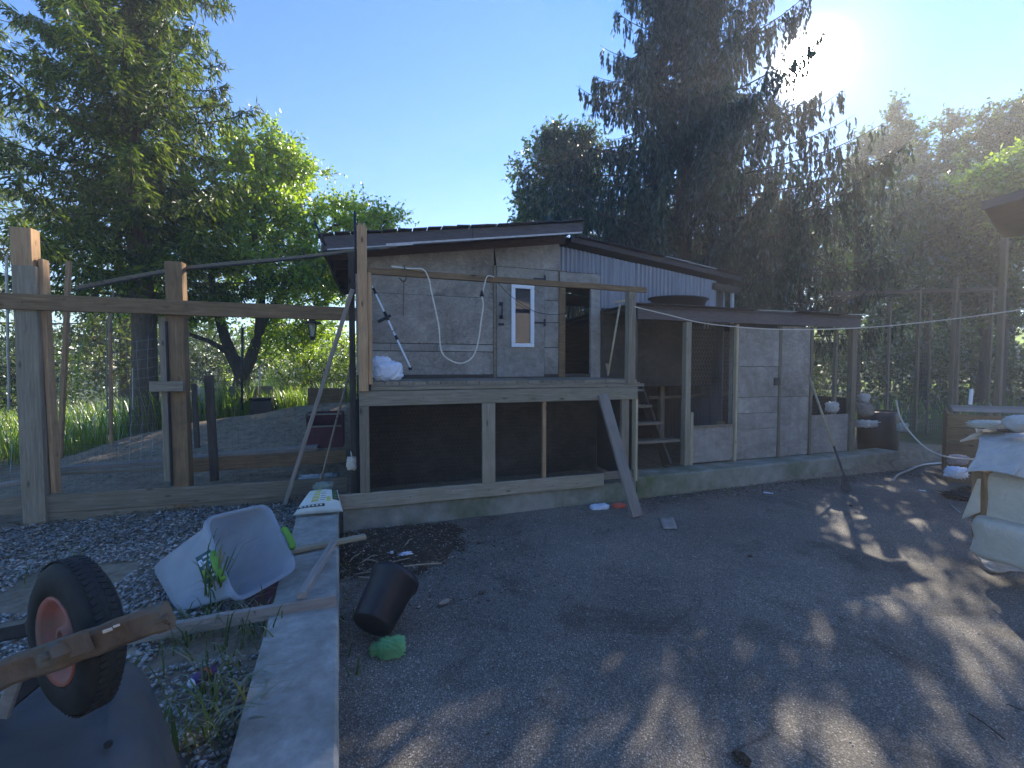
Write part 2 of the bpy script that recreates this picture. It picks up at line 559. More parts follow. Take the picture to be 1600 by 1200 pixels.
def leaf_mat(name, cols, trans=.5, tcol=None, gloss=.12, patch=1.2):
    m, nt, out = new_mat(name)
    ge = nt.nodes.new('ShaderNodeNewGeometry')
    t = nt.nodes.new('ShaderNodeTexCoord')
    n = len(cols) - 1
    c = ramp(nt, ge.outputs['Random Per Island'], [(i / n, cc) for i, cc in enumerate(cols)])
    pz = noise(nt, t.outputs['Object'], patch, 3, .5)
    c = mixc(nt, .6, c, ramp(nt, pz, [(.35, (.6, .62, .62)), (.65, (1.25, 1.25, 1.1))]), 'MULTIPLY')
    d = nt.nodes.new('ShaderNodeBsdfDiffuse'); nt.links.new(c, d.inputs[0])
    tr = nt.nodes.new('ShaderNodeBsdfTranslucent')
    tk = mixc(nt, 1.0, c, tcol or (1.9, 2.1, .8), 'MULTIPLY'); nt.links.new(tk, tr.inputs[0])
    mx = nt.nodes.new('ShaderNodeMixShader'); mx.inputs[0].default_value = trans
    nt.links.new(d.outputs[0], mx.inputs[1]); nt.links.new(tr.outputs[0], mx.inputs[2])
    gl = nt.nodes.new('ShaderNodeBsdfGlossy'); gl.inputs['Roughness'].default_value = .45; gl.inputs[0].default_value = (.9, .9, .9, 1)
    fr = nt.nodes.new('ShaderNodeFresnel'); fr.inputs[0].default_value = 1.35
    mm = nt.nodes.new('ShaderNodeMath'); mm.operation = 'MULTIPLY'; mm.inputs[1].default_value = gloss * 4
    nt.links.new(fr.outputs[0], mm.inputs[0])
    m2 = nt.nodes.new('ShaderNodeMixShader'); nt.links.new(mm.outputs[0], m2.inputs[0])
    nt.links.new(mx.outputs[0], m2.inputs[1]); nt.links.new(gl.outputs[0], m2.inputs[2])
    nt.links.new(m2.outputs[0], out.inputs[0])
    return m


M['cedar'] = leaf_mat('cedar_foliage', [(.025, .042, .015), (.05, .08, .022), (.10, .14, .032), (.16, .185, .05)], .46, (2.1, 2.2, .8), gloss=.02)
M['spruce'] = leaf_mat('spruce_needles', [(.018, .034, .026), (.032, .055, .04), (.05, .078, .055)], .25, (1.3, 1.5, 1.0), .03)
M['apple'] = leaf_mat('apple_leaves', [(.12, .18, .02), (.18, .26, .03), (.25, .32, .04), (.33, .38, .06)], .62, (2.1, 2.3, .7), gloss=.1)
M['green'] = leaf_mat('broad_leaves', [(.03, .055, .018), (.055, .095, .028), (.09, .13, .04)], .5, gloss=.1)
M['hedge'] = leaf_mat('hedge_leaves', [(.03, .05, .015), (.06, .09, .022), (.10, .13, .035)], .4, gloss=.08)
M['grass'] = leaf_mat('grass_blades', [(.07, .13, .02), (.14, .22, .035), (.22, .29, .06), (.30, .30, .11)], .6, gloss=.08)


M['weeds'] = leaf_mat('dull_weeds', [(.05, .07, .02), (.09, .12, .035), (.20, .19, .09)], .35, gloss=.05)


def translucent_mat(name, col, mixt=.45, transp=.25, rough=.35):
    m, nt, out = new_mat(name)
    p = nt.nodes.new('ShaderNodeBsdfPrincipled')
    v = coords(nt, (1, 1, 1), rand=False)
    cc = ramp(nt, noise(nt, v, 6, 6, .6), [(.3, [c * .8 for c in col]), (.7, col)])
    nt.links.new(cc, p.inputs['Base Color']); p.inputs['Roughness'].default_value = rough
    t = nt.nodes.new('ShaderNodeBsdfTranslucent'); nt.links.new(cc, t.inputs[0])
    mx = nt.nodes.new('ShaderNodeMixShader'); mx.inputs[0].default_value = mixt
    nt.links.new(p.outputs[0], mx.inputs[1]); nt.links.new(t.outputs[0], mx.inputs[2])
    tp = nt.nodes.new('ShaderNodeBsdfTransparent')
    m2 = nt.nodes.new('ShaderNodeMixShader'); m2.inputs[0].default_value = transp
    nt.links.new(mx.outputs[0], m2.inputs[1]); nt.links.new(tp.outputs[0], m2.inputs[2])
    nt.links.new(m2.outputs[0], out.inputs[0])
    return m


M['tote'] = translucent_mat('frosted_tote_plastic', (.50, .54, .60), .35, .30)
M['green_film'] = translucent_mat('green_film', (.35, .80, .38), .45, .35, .3)


def glass_mat():
    m, nt, out = new_mat('dark_window_glass')
    principled(nt, out, (.03, .035, .045), .03, spec=1.0, Coat_Weight=1.0, Coat_Roughness=.02)
    return m


M['glass'] = glass_mat()


def gravel_mat():
    m, nt, out = new_mat('gravel_stone')
    ge = nt.nodes.new('ShaderNodeNewGeometry')
    c = ramp(nt, ge.outputs['Random Per Island'], [(0, (.14, .13, .12)), (.3, (.27, .255, .235)), (.6, (.36, .345, .32)), (.85, (.5, .48, .45)), (1, (.25, .19, .15))])
    principled(nt, out, c, .85, noise(nt, coords(nt, rand=False), 60, 4, .6), .3, .003)
    return m


M['gravel'] = gravel_mat()


def chip_mat():
    m, nt, out = new_mat('litter_chips')
    ge = nt.nodes.new('ShaderNodeNewGeometry')
    c = ramp(nt, ge.outputs['Random Per Island'], [(0, (.04, .03, .022)), (.5, (.10, .075, .05)), (.8, (.18, .13, .085)), (.95, (.32, .26, .19)), (1, (.6, .57, .5))])
    principled(nt, out, c, .95)
    return m


M['chips'] = chip_mat()

# ------------------------------------------------------------------ ground
WT = .22                      # top of the concrete walls


def vnoise(x, y, s, seed=0):
    """smooth value noise on numpy arrays"""
    x = x / s + seed * 17.3; y = y / s + seed * 9.1
    xi = np.floor(x); yi = np.floor(y); fx = x - xi; fy = y - yi
    fx = fx * fx * (3 - 2 * fx); fy = fy * fy * (3 - 2 * fy)

    def h(a, b):
        k = np.sin(a * 127.1 + b * 311.7 + seed * 74.7) * 43758.5453
        return k - np.floor(k)
    return ((h(xi, yi) * (1 - fx) + h(xi + 1, yi) * fx) * (1 - fy) + (h(xi, yi + 1) * (1 - fx) + h(xi + 1, yi + 1) * fx) * fy) * 2 - 1


def wall_x(y):
    """right edge of the left concrete wall"""
    return -.13 - .072 * (y - 1.5)


def ground_h(x, y):
    x = np.asarray(x, float); y = np.asarray(y, float)
    left = x < wall_x(y) - .15
    low = (~left) & (y < 4.62) & (x < 7.95)
    h = np.where(low, -.05, .13)
    h = np.where((x >= 7.95) & (y < 5.2), -.05, h)
    # the soil run inside the left fence climbs to a crest at y = 8.5
    crest = np.interp(x, [-6.5, -4.9, -4.6, -3.8, -2.9, -1.66, -.5, .2], [.12, .16, .19, .45, .67, .86, .95, .95])
    crest = crest + .03 * vnoise(x, y, .5, 3)
    t = np.clip((y - 5.6) / (8.5 - 5.6), 0, 1)
    m = .13 + (crest - .13) * (t ** 1.15)
    back = np.clip((y - 8.5) / 3.0, 0, 1)
    m = m + (-.25 * back * (crest > .3))
    fade = np.clip((-.05 - x) / .3, 0, 1) * (y > 5.5)
    h = np.where(fade > 0, h + (m - .13) * fade, h)
    far = np.clip((np.hypot(x, y) - 20) / 40, 0, 1)
    bump = .012 * vnoise(x, y, .35, 1) + .02 * vnoise(x, y, 1.1, 2)
    return h + np.where(low, 0, bump) + far * .35 * (1 + vnoise(x, y, 25, 4)) * (y > 5)


def axis(lo, hi, step, far, grow=1.16):
    a = list(np.arange(lo, hi + 1e-6, step)); s = step
    while a[-1] < far: s *= grow; a.append(a[-1] + s)
    s = step; b = []
    x = lo
    while x > -far: s *= grow; x -= s; b.append(x)
    return np.array(b[::-1] + a)


gx = axis(-7, 9, .12, 900); gy = axis(-1, 12, .12, 900)
X, Y = np.meshgrid(gx, gy)
Z = ground_h(X, Y)
nx, ny = len(gx), len(gy)
idx = np.arange(nx * ny).reshape(ny, nx)
q = np.stack([idx[:-1, :-1], idx[:-1, 1:], idx[1:, 1:], idx[1:, :-1]], -1).reshape(-1, 4)


def ground_mat():
    m, nt, out = new_mat('ground_soil_and_grass')
    t = nt.nodes.new('ShaderNodeTexCoord'); v = t.outputs['Object']
    g = noise(nt, v, 10, 12, .75)
    so = ramp(nt, g, [(.3, (.14, .105, .07)), (.5, (.28, .22, .155)), (.72, (.42, .34, .24))])
    gr = ramp(nt, noise(nt, v, 4, 9, .7), [(.3, (.03, .045, .014)), (.7, (.09, .12, .035))])
    sx = nt.nodes.new('ShaderNodeSeparateXYZ'); nt.links.new(v, sx.inputs[0])
    ln = nt.nodes.new('ShaderNodeVectorMath'); ln.operation = 'LENGTH'; nt.links.new(v, ln.inputs[0])
    mr = nt.nodes.new('ShaderNodeMapRange'); mr.inputs['From Min'].default_value = 10.5; mr.inputs['From Max'].default_value = 14
    nt.links.new(ln.outputs['Value'], mr.inputs[0])
    fac = nt.nodes.new('ShaderNodeMath'); fac.operation = 'MULTIPLY_ADD'
    nt.links.new(noise(nt, v, .8, 5, .6), fac.inputs[0]); fac.inputs[1].default_value = .8
    nt.links.new(mr.outputs[0], fac.inputs[2])
    f2 = ramp(nt, fac.outputs[0], [(.55, (0, 0, 0)), (.75, (1, 1, 1))])
    c = mixc(nt, f2, so, gr)
    principled(nt, out, c, .97, noise(nt, v, 40, 8, .8), .9, .02)
    return m


ground = np_mesh('ground', np.stack([X, Y, Z], -1).reshape(-1, 3), q, ground_mat())
ground['kind'] = 'structure'

# asphalt yard: one sheet, gently uneven
ax_, ay_ = axis(-.5, 9, .12, 24, 1.25), axis(-1, 5, .12, 24, 1.25)
ax_ = ax_[(ax_ > -.36) & (ax_ < 22)]; ay_ = ay_[(ay_ < 4.75) & (ay_ > -22)]
X, Y = np.meshgrid(ax_, ay_)


def yard_h(x, y):
    return .006 * vnoise(x, y, .9, 5) + .003 * vnoise(x, y, .3, 6)


Z = yard_h(X, Y)
X = np.where(X < .3, np.maximum(X, wall_x(Y) - .12), X)
nx, ny = len(ax_), len(ay_)
idx = np.arange(nx * ny).reshape(ny, nx)
q = np.stack([idx[:-1, :-1], idx[:-1, 1:], idx[1:, 1:], idx[1:, :-1]], -1).reshape(-1, 4)
yard = np_mesh('asphalt_yard', np.stack([X, Y, Z], -1).reshape(-1, 3), q, M['asphalt'])
yard['kind'] = 'structure'


# ------------------------------------------------------------------ concrete walls
def rough_wall(name, p0, p1, thick_side, zb, zt, mat, seg=40, jag=.008):
    """top front edge from p0 to p1 (2D), thickness to the left of the direction"""
    p0, p1 = Vector((*p0, 0)), Vector((*p1, 0))
    d = (p1 - p0).normalized(); nrm = Vector((-d.y, d.x, 0)) * thick_side
    vs, fs = [], []
    for i in range(seg + 1):
        b = p0.lerp(p1, i / seg)
        j = [random.uniform(-jag, jag) for _ in range(6)]
        ch = .012 + abs(j[4])
        pr = [(0 + j[0], zb), (0 + j[1], (zb + zt) / 2), (j[2] * .6, zt - ch), (ch * .8 * (1 if thick_side else 1), zt + j[3] * .4), (.5, zt + j[5] * .3), (.985, zt - .004), (1.0, zt - .02), (1.0, zb)]
        for k, (a, z) in enumerate(pr):
            if k <= 3: off = nrm.normalized() * a
            else: off = nrm * a
            vs.append(b + off + Vector((0, 0, z)))
    n = 8
    for i in range(seg):
        for k in range(n):
            a = i * n + k; b = i * n + (k + 1) % n
            fs.append((a, a + n, b + n, b) if thick_side > 0 else (a, b, b + n, a + n))
    fs.append(tuple(range(n))); fs.append(tuple(seg * n + n - 1 - k for k in range(n)))
    return vs, fs


t = thing('concrete_wall', 'low mossy concrete retaining wall running under the deck and the coop along the asphalt', 'wall', (3, 4.6, 0))
vs, fs = rough_wall('w', (-.30, 4.47), (3.0, 4.50), .30, -.1, WT, M['moss_concrete'], 50)
mesh('wall_section', vs, fs, M['moss_concrete'], t)
vs, fs = rough_wall('w', (3.012, 4.50), (7.9, 4.655), .34, -.1, WT + .045, M['moss_concrete'], 60)
mesh('wall_section', vs, fs, M['moss_concrete'], t)
t = thing('concrete_wall', 'pale concrete wall running towards the camera between the gravel and the asphalt', 'wall', (-.4, 2, 0))
vs, fs = rough_wall('w', (-.13 + .036 * 0 + .32, -2.98), (wall_x(4.46), 4.46), .36, -.1, WT, M['concrete'], 110, .006)
mesh('wall_body', vs, fs, M['concrete'], t)

# ------------------------------------------------------------------ deck in front of the shed
DZ = 1.45


def nail_heads(p0, p1, face, n, parent, r=.005):
    me = None
    for i in range(n):
        t_ = (i + .5) / n + random.uniform(-.02, .02)
        p = Vector(p0).lerp(Vector(p1), t_) + Vector((0, 0, random.uniform(-.03, .03)))
        if me is None:
            vs, fs = tube_data([Vector(face) * -.002, Vector(face) * .003], r, 6)
            me = bpy.data.meshes.new('nail'); me.from_pydata(vs, [], fs); me.materials.append(M['dark_metal'])
        add_mesh('nail', me, None, parent, Matrix.Translation(p))


deck = thing('deck', 'raised timber deck with wire netting below its beam, in front of the shed door', 'deck', (1.4, 5, WT))
b = bar('beam', (-.14, 4.45, 1.29), (2.96, 4.45, 1.29), .038, .145, M['deck_wood'], deck, seg=8, wob=.002)
nail_heads((0, 4.431, 1.29), (2.9, 4.431, 1.29), (0, -1, 0), 9, b)
bar('sill_board', (-.03, 4.46, 1.385), (3.05, 4.46, 1.385), .05, .036, M['grey_wood'], deck, seg=10, wob=.003)
bar('sill_board', (-.03, 4.475, 1.412), (3.0, 4.475, 1.412), .05, .014, M['grey_wood'], deck, seg=8, wob=.002)
# floor boards run away from the camera; their ends show along the front edge
nb = 22
for i in range(nb):
    x0 = -.03 + i * (3.0 / nb)
    w = 3.0 / nb - .006
    bar('floor_board', (x0 + w / 2, 4.46 + random.uniform(0, .015), DZ - .016 + random.uniform(-.003, .003)), (x0 + w / 2, 5.61, DZ - .016), w, .032, M['grey_wood'], deck, up=V(0, 0, 1), c=.003)
for y in (4.95, 5.4):
    bar('joist', (-.1, y, 1.34), (2.94, y, 1.34), .038, .14, M['dark_wood'], deck)
# posts
bar('corner_post', (-.095, 4.435, 1.365), (-.095, 4.435, 2.93), .088, .088, M['tan_wood'], deck, seg=6, wob=.001)
bar('corner_post_cap', (-.115, 4.435, 2.93), (-.095, 4.435, 2.955), .05, .06, M['tan_wood'], deck, taper=.5)
bar('stud', (-.03, 4.45, 1.43), (-.03, 4.45, 2.50), .038, .085, M['tan_wood'], deck)
bar('top_rail', (-.05, 4.44, 2.52), (3.06, 4.44, 2.50), .038, .062, M['brown_wood'], deck, seg=9, wob=.003)
bar('corner_post', (2.875, 4.47, 1.40), (2.875, 4.47, 2.47), .09, .09, M['grey_wood'], deck)
bar('lower_post', (-.095, 4.45, .37), (-.095, 4.45, 1.215), .09, .038, M['grey_wood'], deck)
bar('lower_post', (1.15, 4.45, .37), (1.15, 4.45, 1.215), .14, .038, M['deck_wood'], deck, seg=4, wob=.001)
bar('lower_post', (1.79, 4.47, .36), (1.79, 4.47, 1.215), .04, .038, M['tan_wood'], deck)
bar('lower_post', (2.82, 4.49, .36), (2.82, 4.49, 1.215), .10, .05, M['deck_wood'], deck)
bar('lower_post', (2.945, 4.46, .25), (2.945, 4.46, 1.215), .03, .085, M['pale_wood'], deck)
b = bar('bottom_board', (-.36, 4.448, .295), (2.52, 4.448, .295), .036, .145, M['deck_wood'], deck, seg=8, wob=.002)
nail_heads((-.2, 4.43, .3), (2.4, 4.43, .3), (0, -1, 0), 7, b)
bar('bottom_board', (2.53, 4.47, .33), (3.0, 4.47, .33), .036, .09, M['grey_wood'], deck)
# skirts closing the space below the deck; the back one is coloured dark as shade
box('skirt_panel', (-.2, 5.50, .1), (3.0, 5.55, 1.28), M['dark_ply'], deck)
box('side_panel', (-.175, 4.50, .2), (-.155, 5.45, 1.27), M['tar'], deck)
box('side_panel', (2.985, 4.60, .2), (3.0, 5.45, 1.27), M['tar'], deck)  # added across the open right end to keep the underside dark


def hexnet(x0, x1, z0, z1, s, r, fn):
    """hexagonal netting: zigzag wires; fn maps (u, v) to a point"""
    mb = MB(); dx = s; dz = s * .55
    rows = int((z1 - z0) / (dz * 2)); cols = int((x1 - x0) / dx)
    for j in range(rows + 1):
        off = dx / 2 if j % 2 else 0
        for i in range(cols):
            cx = x0 + i * dx + off; cz = z0 + j * dz * 2
            a = (cx, cz); b_ = (cx + dx * .35, cz + dz * .55); c_ = (cx + dx * .65, cz + dz * .55); d_ = (cx + dx, cz)
            e_ = (cx + dx / 2, cz + dz * .6); f_ = (cx + dx / 2, cz + dz * 1.5)
            if cz + dz * 2 > z1 or cx + dx > x1: continue
            vs, fs = tube_data([fn(*a), fn(*e_), fn(*d_)], r, 3, False); mb.add(vs, fs)
            vs, fs = tube_data([fn(*e_), fn(*f_)], r * 1.4, 3, False); mb.add(vs, fs)
    return mb


mb = hexnet(-.05, 2.93, .37, 1.21, .036, .0008, lambda u, v: Vector((u, 4.49 + .012 * math.sin(u * 7 + v * 5), v)))
mb.build('wire_netting', M['dull_wire'], deck, kind='stuff')

# ------------------------------------------------------------------ shed
shed = thing('garden_shed', 'weathered strand board shed with a low gable roof, narrow white window and corrugated right half', 'shed', (2.6, 7, WT))
SY = 5.62


def slab_xz(name, pts, y0, y1, mat, parent):
    """extrude a polygon in the x-z plane from y0 (front) to y1"""
    n = len(pts)
    vs = [Vector((x, y0, z)) for x, z in pts] + [Vector((x, y1, z)) for x, z in pts]
    fs = [tuple(range(n)), tuple(n + n - 1 - i for i in range(n))]
    fs += [(i, n + i, n + (i + 1) % n, (i + 1) % n) for i in range(n)]
    return mesh(name, vs, fs, mat, parent)


def roof_l(x):   # underside of the left slope
    return 2.86 + (x + .51) * (3.32 - 2.86) / 3.13


def roof_r(x):
    return 3.285 - (x - 2.47) * (3.285 - 2.945) / 2.84


g = .004
# left half: separate boards
slab_xz('gable_panel', [(-.2, 2.51), (-.2, roof_l(-.2)), (1.53, roof_l(1.53)), (1.53, 2.93 - .0), (1.53, 2.51)][:5], SY, SY + .012, M['osb'], shed)
slab_xz('gable_panel', [(1.57, 2.935), (1.54, roof_l(1.54)), (2.47, roof_l(2.47)), (2.47, 2.935)], SY, SY + .012, M['ply'], shed)
box('wall_panel', (-.2, SY - .004, 1.895), (1.52, SY + .01, 2.505), M['osb'], shed)
box('wall_panel', (-.2, SY + .002, 1.80), (.20, SY + .012, 1.888), M['ply'], shed)
box('wall_panel', (.205, SY + .003, 1.80), (.78, SY + .012, 1.888), M['ply'], shed)
box('wall_panel', (.785, SY + .002, 1.80), (1.52, SY + .012, 1.888), M['ply'], shed)
box('wall_panel', (-.2, SY - .003, 1.30), (1.52, SY + .01, 1.792), M['osb'], shed)
box('batten', (1.522, SY - .02, 1.42), (1.558, SY + .02, 2.94), M['grey_wood'], shed)
box('inner_frame', (-.2, SY + .016, 1.30), (1.56, SY + .03, 2.9), M['tar'], shed)
box('base_board', (-.2, SY - .012, 1.28), (3.1, SY - .005, 1.50), M['dark_wood'], shed)
# little boards between the door and the doorway
zz = [1.46, 1.865, 2.21, 2.515, 2.93]
for a, b_ in zip(zz[:-1], zz[1:]):
    box('wall_board', (2.25, SY - random.uniform(.002, .008), a + .003), (2.462, SY + .012, b_ - .003), M['coop_ply'], shed)
box('stud', (2.466, SY - .02, 1.44), (2.56, SY + .03, 2.93), M['brown_wood'], shed)
box('stud', (2.96, SY - .02, 1.44), (3.10, SY + .03, 2.90), M['ply'], shed)
box('header_board', (2.47, SY - .03, 2.73), (3.06, SY - .022, 2.915), M['ply'], shed)
box('wall_panel', (3.102, SY + .03, 1.40), (3.14, SY + .05, 2.9), M['ply'], shed)
# door with window
door = slab_xz('door', [(1.565, 1.465), (1.565, 2.925), (2.242, 2.925), (2.242, 1.465)], SY - .018, SY + .008, M['coop_ply'], shed)
wx0, wx1, wz0, wz1 = 1.765, 2.085, 1.865, 2.70
mb = MB()
for lo, hi in (((wx0, wz0), (wx1, wz0 + .05)), ((wx0, wz1 - .05), (wx1, wz1)), ((wx0, wz0 + .052), (wx0 + .05, wz1 - .052)), ((wx1 - .05, wz0 + .052), (wx1, wz1 - .052))):
    bar_into(mb, (lo[0], SY - .034, (lo[1] + hi[1]) / 2), (hi[0], SY - .034, (lo[1] + hi[1]) / 2), .03, hi[1] - lo[1])
mb.build('window_frame', M['white'], door)
box('window_pane', (wx0 + .052, SY - .026, wz0 + .052), (wx1 - .052, SY - .021, wz1 - .052), M['glass'], door, c=.001)
mb = MB()
hx = 1.62
vs, fs = tube_data([(hx, SY - .02, 2.44), (hx + .004, SY - .055, 2.42), (hx + .01, SY - .058, 2.35), (hx + .004, SY - .055, 2.27), (hx, SY - .02, 2.25)], .011, 8); mb.add(vs, fs)
bar_into(mb, (hx - .02, SY - .025, 2.435), (hx + .03, SY - .025, 2.435), .01, .05)
bar_into(mb, (hx - .02, SY - .025, 2.26), (hx + .03, SY - .025, 2.26), .01, .05)
mb.build('handle', M['dark_metal'], door)
bar('bolt', (hx - .035, SY - .03, 2.165), (hx + .04, SY - .03, 2.165), .016, .03, M['dark_metal'], door)
for z in (2.80, 2.205):
    mb = MB()
    bar_into(mb, (2.245, SY - .03, z - .05), (2.245, SY - .03, z + .05), .03, .01)
    bar_into(mb, (2.24, SY - .026, z), (2.08, SY - .026, z - .004), .006, .022)
    mb.build('hinge', M['dark_metal'], door)
# side, back, floor
box('side_wall', (-.2, SY + .014, .2), (-.17, 8.3, 2.80), M['osb'], shed)
box('side_wall', (5.36, SY + .06, .2), (5.39, 8.3, 2.80), M['corr'], shed)
box('back_wall', (-.2, 8.30, .2), (5.39, 8.33, 2.60), M['dark_wood'], shed)
slab_xz('back_gable', [(-.2, 2.86), (-.2, roof_l(-.2)), (2.6, 3.28), (5.39, 2.90), (5.39, 2.86)], 8.3, 8.33, M['dark_wood'], shed)
for i in range(26):
    x = 2.2 + i * .082
    if random.random() < .85:
        bar('slat', (x, 8.31, 2.60), (x + random.uniform(-.01, .01), 8.31, 2.86), .034, .012, M['pale_wood'], shed)
box('shed_floor', (-.17, SY + .06, 1.38), (5.36, 8.29, 1.42), M['dark_wood'], shed)
box('shelf', (2.3, 7.6, 1.9), (3.6, 8.2, 1.93), M['maroon'], shed)


# corrugated gable half
def corr_panel(name, x0, x1, z0, ztop, y, mat, parent, pitch=.068, amp=.011):
    n = int((x1 - x0) / pitch * 6)
    vs, fs = [], []
    for i in range(n + 1):
        x = x0 + (x1 - x0) * i / n
        s = math.sin(x / pitch * 2 * math.pi)
        yy = y - amp * (max(-.6, min(.6, s)) / .6)
        vs += [Vector((x, yy, z0)), Vector((x, yy, ztop(x))), Vector((x, yy + .006, z0)), Vector((x, yy + .006, ztop(x)))]
    for i in range(n):
        a = i * 4; b_ = a + 4
        fs += [(a, b_, b_ + 1, a + 1), (a + 2, a + 3, b_ + 3, b_ + 2), (a + 1, b_ + 1, b_ + 3, a + 3)]
    return mesh(name, vs, fs, mat, parent)


edges = [2.475, 3.10, 3.72, 4.36, 4.96, 5.16]
for i, (a, b_) in enumerate(zip(edges[:-1], edges[1:])):
    corr_panel('corrugated_sheet', a + .002, b_ + .02, 2.935 if i == 0 else (2.45 if i < 4 else 2.2), lambda x: roof_r(x) - .004, SY + .028 + .006 * (i % 2), M['corr'], shed)
corr_panel('corrugated_sheet', 5.18, 5.36, 2.2, lambda x: 2.80, SY + .5, M['trim'], shed, pitch=.05)  # pale colour stands for sunlight coming through this strip
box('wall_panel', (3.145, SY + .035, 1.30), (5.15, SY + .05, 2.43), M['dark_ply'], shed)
bar('stud', (5.50, SY + .02, .2), (5.50, SY + .02, 2.86), .035, .05, M['trim'], shed)
bar('eave_beam', (5.1, SY + .0, 2.87), (5.62, SY + .0, 2.815), .05, .10, M['dark_wood'], shed)

# roof: left slope with deep front overhang, right slope almost flush
def sloped(name, xa, za, xb, zb, y0, y1, th, mat, parent):
    return slab_xz(name, [(xa, za - th), (xb, zb - th), (xb, zb), (xa, za)], y0, y1, mat, parent)


RF = 5.20
rl = shed
sloped('roof_slab', -.505, 3.03, 2.62, 3.49, RF + .04, 8.5, .05, M['roof_under'], rl)
sloped('fascia_board', -.51, 3.022, 1.15, 3.265, RF, RF + .035, .155, M['fascia'], rl)
sloped('fascia_board', 1.156, 3.266, 2.62, 3.482, RF + .002, RF + .035, .145, M['fascia'], rl)
sloped('trim_strip', .15, 2.995, 2.60, 3.355, RF - .012, RF + .03, .020, M['trim'], rl)
sloped('trim_strip', -.47, 2.885, .45, 3.02, RF - .014, RF - .002, .014, M['trim'], rl)
slab_xz('eave_board', [(-.53, 2.86), (-.505, 2.86), (-.505, 3.02), (-.53, 3.015)], RF, 8.5, M['fascia'], rl)
for k in range(6):
    y = RF + .5 + k * .52
    sloped('rafter', -.50, 2.975, 2.6, 3.435, y, y + .038, .10, M['roof_under'], rl)
n = 19
for i in range(n):
    xa = -.56 + i * (3.2 / n); xb = xa + 3.2 / n - .012
    za = 3.045 + (xa + .505) * .1472 + random.uniform(-.002, .012)
    zb = 3.045 + (xb + .505) * .1472 + random.uniform(-.002, .004)
    sloped('shingle', xa, za, xb, zb, RF - .05 + random.uniform(-.015, .02), RF + .4, .012, M['roof_top'], rl)
sloped('shingle_field', -.55, 3.038, 2.62, 3.505, RF + .40, 8.55, .012, M['roof_top'], rl)
sloped('roof_slab', 2.622, 3.40, 5.60, 3.035, SY - .06, 8.5, .07, M['roof_top'], rl)
for i in range(6):
    xa = 2.70 + i * .48
    z = 3.40 - (xa - 2.62) * .1226
    sloped('roof_sheet', xa, z + .022, xa + .47, z + .022 - .0577, SY - .12 + random.uniform(-.03, .03), 8.55, .008, M['galv'] if i in (3, 4) else M['roof_top'], rl)

# ------------------------------------------------------------------ the house opposite (mirrored in the shed window)
hs_ = thing('brick_house', 'beige gabled house across the yard, mirrored in the narrow shed window', 'house', (6, -8, 0))
slab_xz('gable_wall', [(-3.5, -.05), (15.5, -.05), (15.5, 3.0), (6.2, 5.3), (-3.5, 3.0)], -8.3, -8.0, mottled('beige_brick', (.31, .29, .27), (.40, .375, .35), 6, .9, .3, .005), hs_)
slab_xz('roof', [(-4.1, 2.86), (-4.1, 3.02), (6.2, 5.47), (16.1, 3.02), (16.1, 2.86), (6.2, 5.31)], -15, -7.5, M['roof_top'], hs_)
box('side_wall', (-3.5, -15, -.05), (-3.25, -8.31, 2.95), M['coop_ply'], hs_)
box('side_wall', (15.25, -15, -.05), (15.5, -8.31, 2.95), M['coop_ply'], hs_)
for x in (.5, 5.5, 10.5):
    w_ = box('window', (x, -8.0, 1.0), (x + 1.4, -7.95, 2.3), M['white'], hs_)
    box('pane', (x + .08, -7.948, 1.08), (x + 1.32, -7.94, 2.22), M['glass'], w_)

# ------------------------------------------------------------------ coop to the right
coop = thing('chicken_coop', 'long low faded plywood coop with flat roof, plank door and open netted bays', 'coop', (5.4, 5.5, WT))
CY = 4.92
sloped('roof_slab', 3.18, 2.385, 7.24, 2.375, CY - .10, 7.4, .035, M['roof_top'], coop)
for i, (xa, xb) in enumerate(((3.1, 4.1), (4.05, 5.1), (5.05, 5.9), (5.85, 6.8), (6.7, 7.30))):
    sloped('roof_sheet', xa, 2.40 + .008 * (i % 2), xb, 2.395 + .01 * ((i + 1) % 2), CY - .16 + random.uniform(-.04, .05), 7.45, .009, M['galv'] if i in (2, 4) else M['roof_top'], coop)
bar('header_board', (3.22, CY - .07, 2.28), (7.22, CY - .07, 2.27), .03, .14, M['fascia'], coop, seg=6, wob=.004)
bar('post', (4.03, CY - .02, .26), (4.03, CY - .02, 2.2), .085, .085, M['deck_wood'], coop)
bar('post', (4.10, CY - .05, .26), (4.10, CY - .05, .98), .05, .03, M['pale_wood'], coop)
bar('post', (4.885, CY, .26), (4.885, CY, 2.2), .04, .06, M['pale_wood'], coop)
bar('post', (5.68, CY, .26), (5.68, CY, 2.2), .05, .06, M['grey_wood'], coop)
bar('post', (6.30, CY, .26), (6.30, CY, 2.2), .045, .06, M['grey_wood'], coop)
bar('post', (7.18, CY, .26), (7.18, CY, 2.2), .10, .08, M['grey_wood'], coop)
bar('post', (6.95, CY + .1, .26), (6.95, CY + .1, 2.2), .05, .05, M['grey_wood'], coop)
bar('post', (3.22, CY, .26), (3.22, CY, 2.2), .07, .07, M['dark_wood'], coop)
box('low_panel', (4.08, CY + .0, .27), (4.86, CY + .015, .76), M['coop_ply'], coop)
bar('rail', (4.08, CY - .01, .775), (4.86, CY - .01, .775), .04, .03, M['grey_wood'], coop)
cd = thing  # noqa
door2 = slab_xz('door', [(4.915, .275), (4.915, .70), (5.645, .70), (5.645, .275)], CY - .02, CY - .004, M['coop_ply'], coop)
for a, b_ in ((.705, .93), (.935, 1.16), (1.165, 1.60), (1.605, 2.15)):
    box('plank', (4.915, CY - .02 - random.uniform(0, .006), a), (5.645, CY - .004, b_), M['coop_ply'], door2)
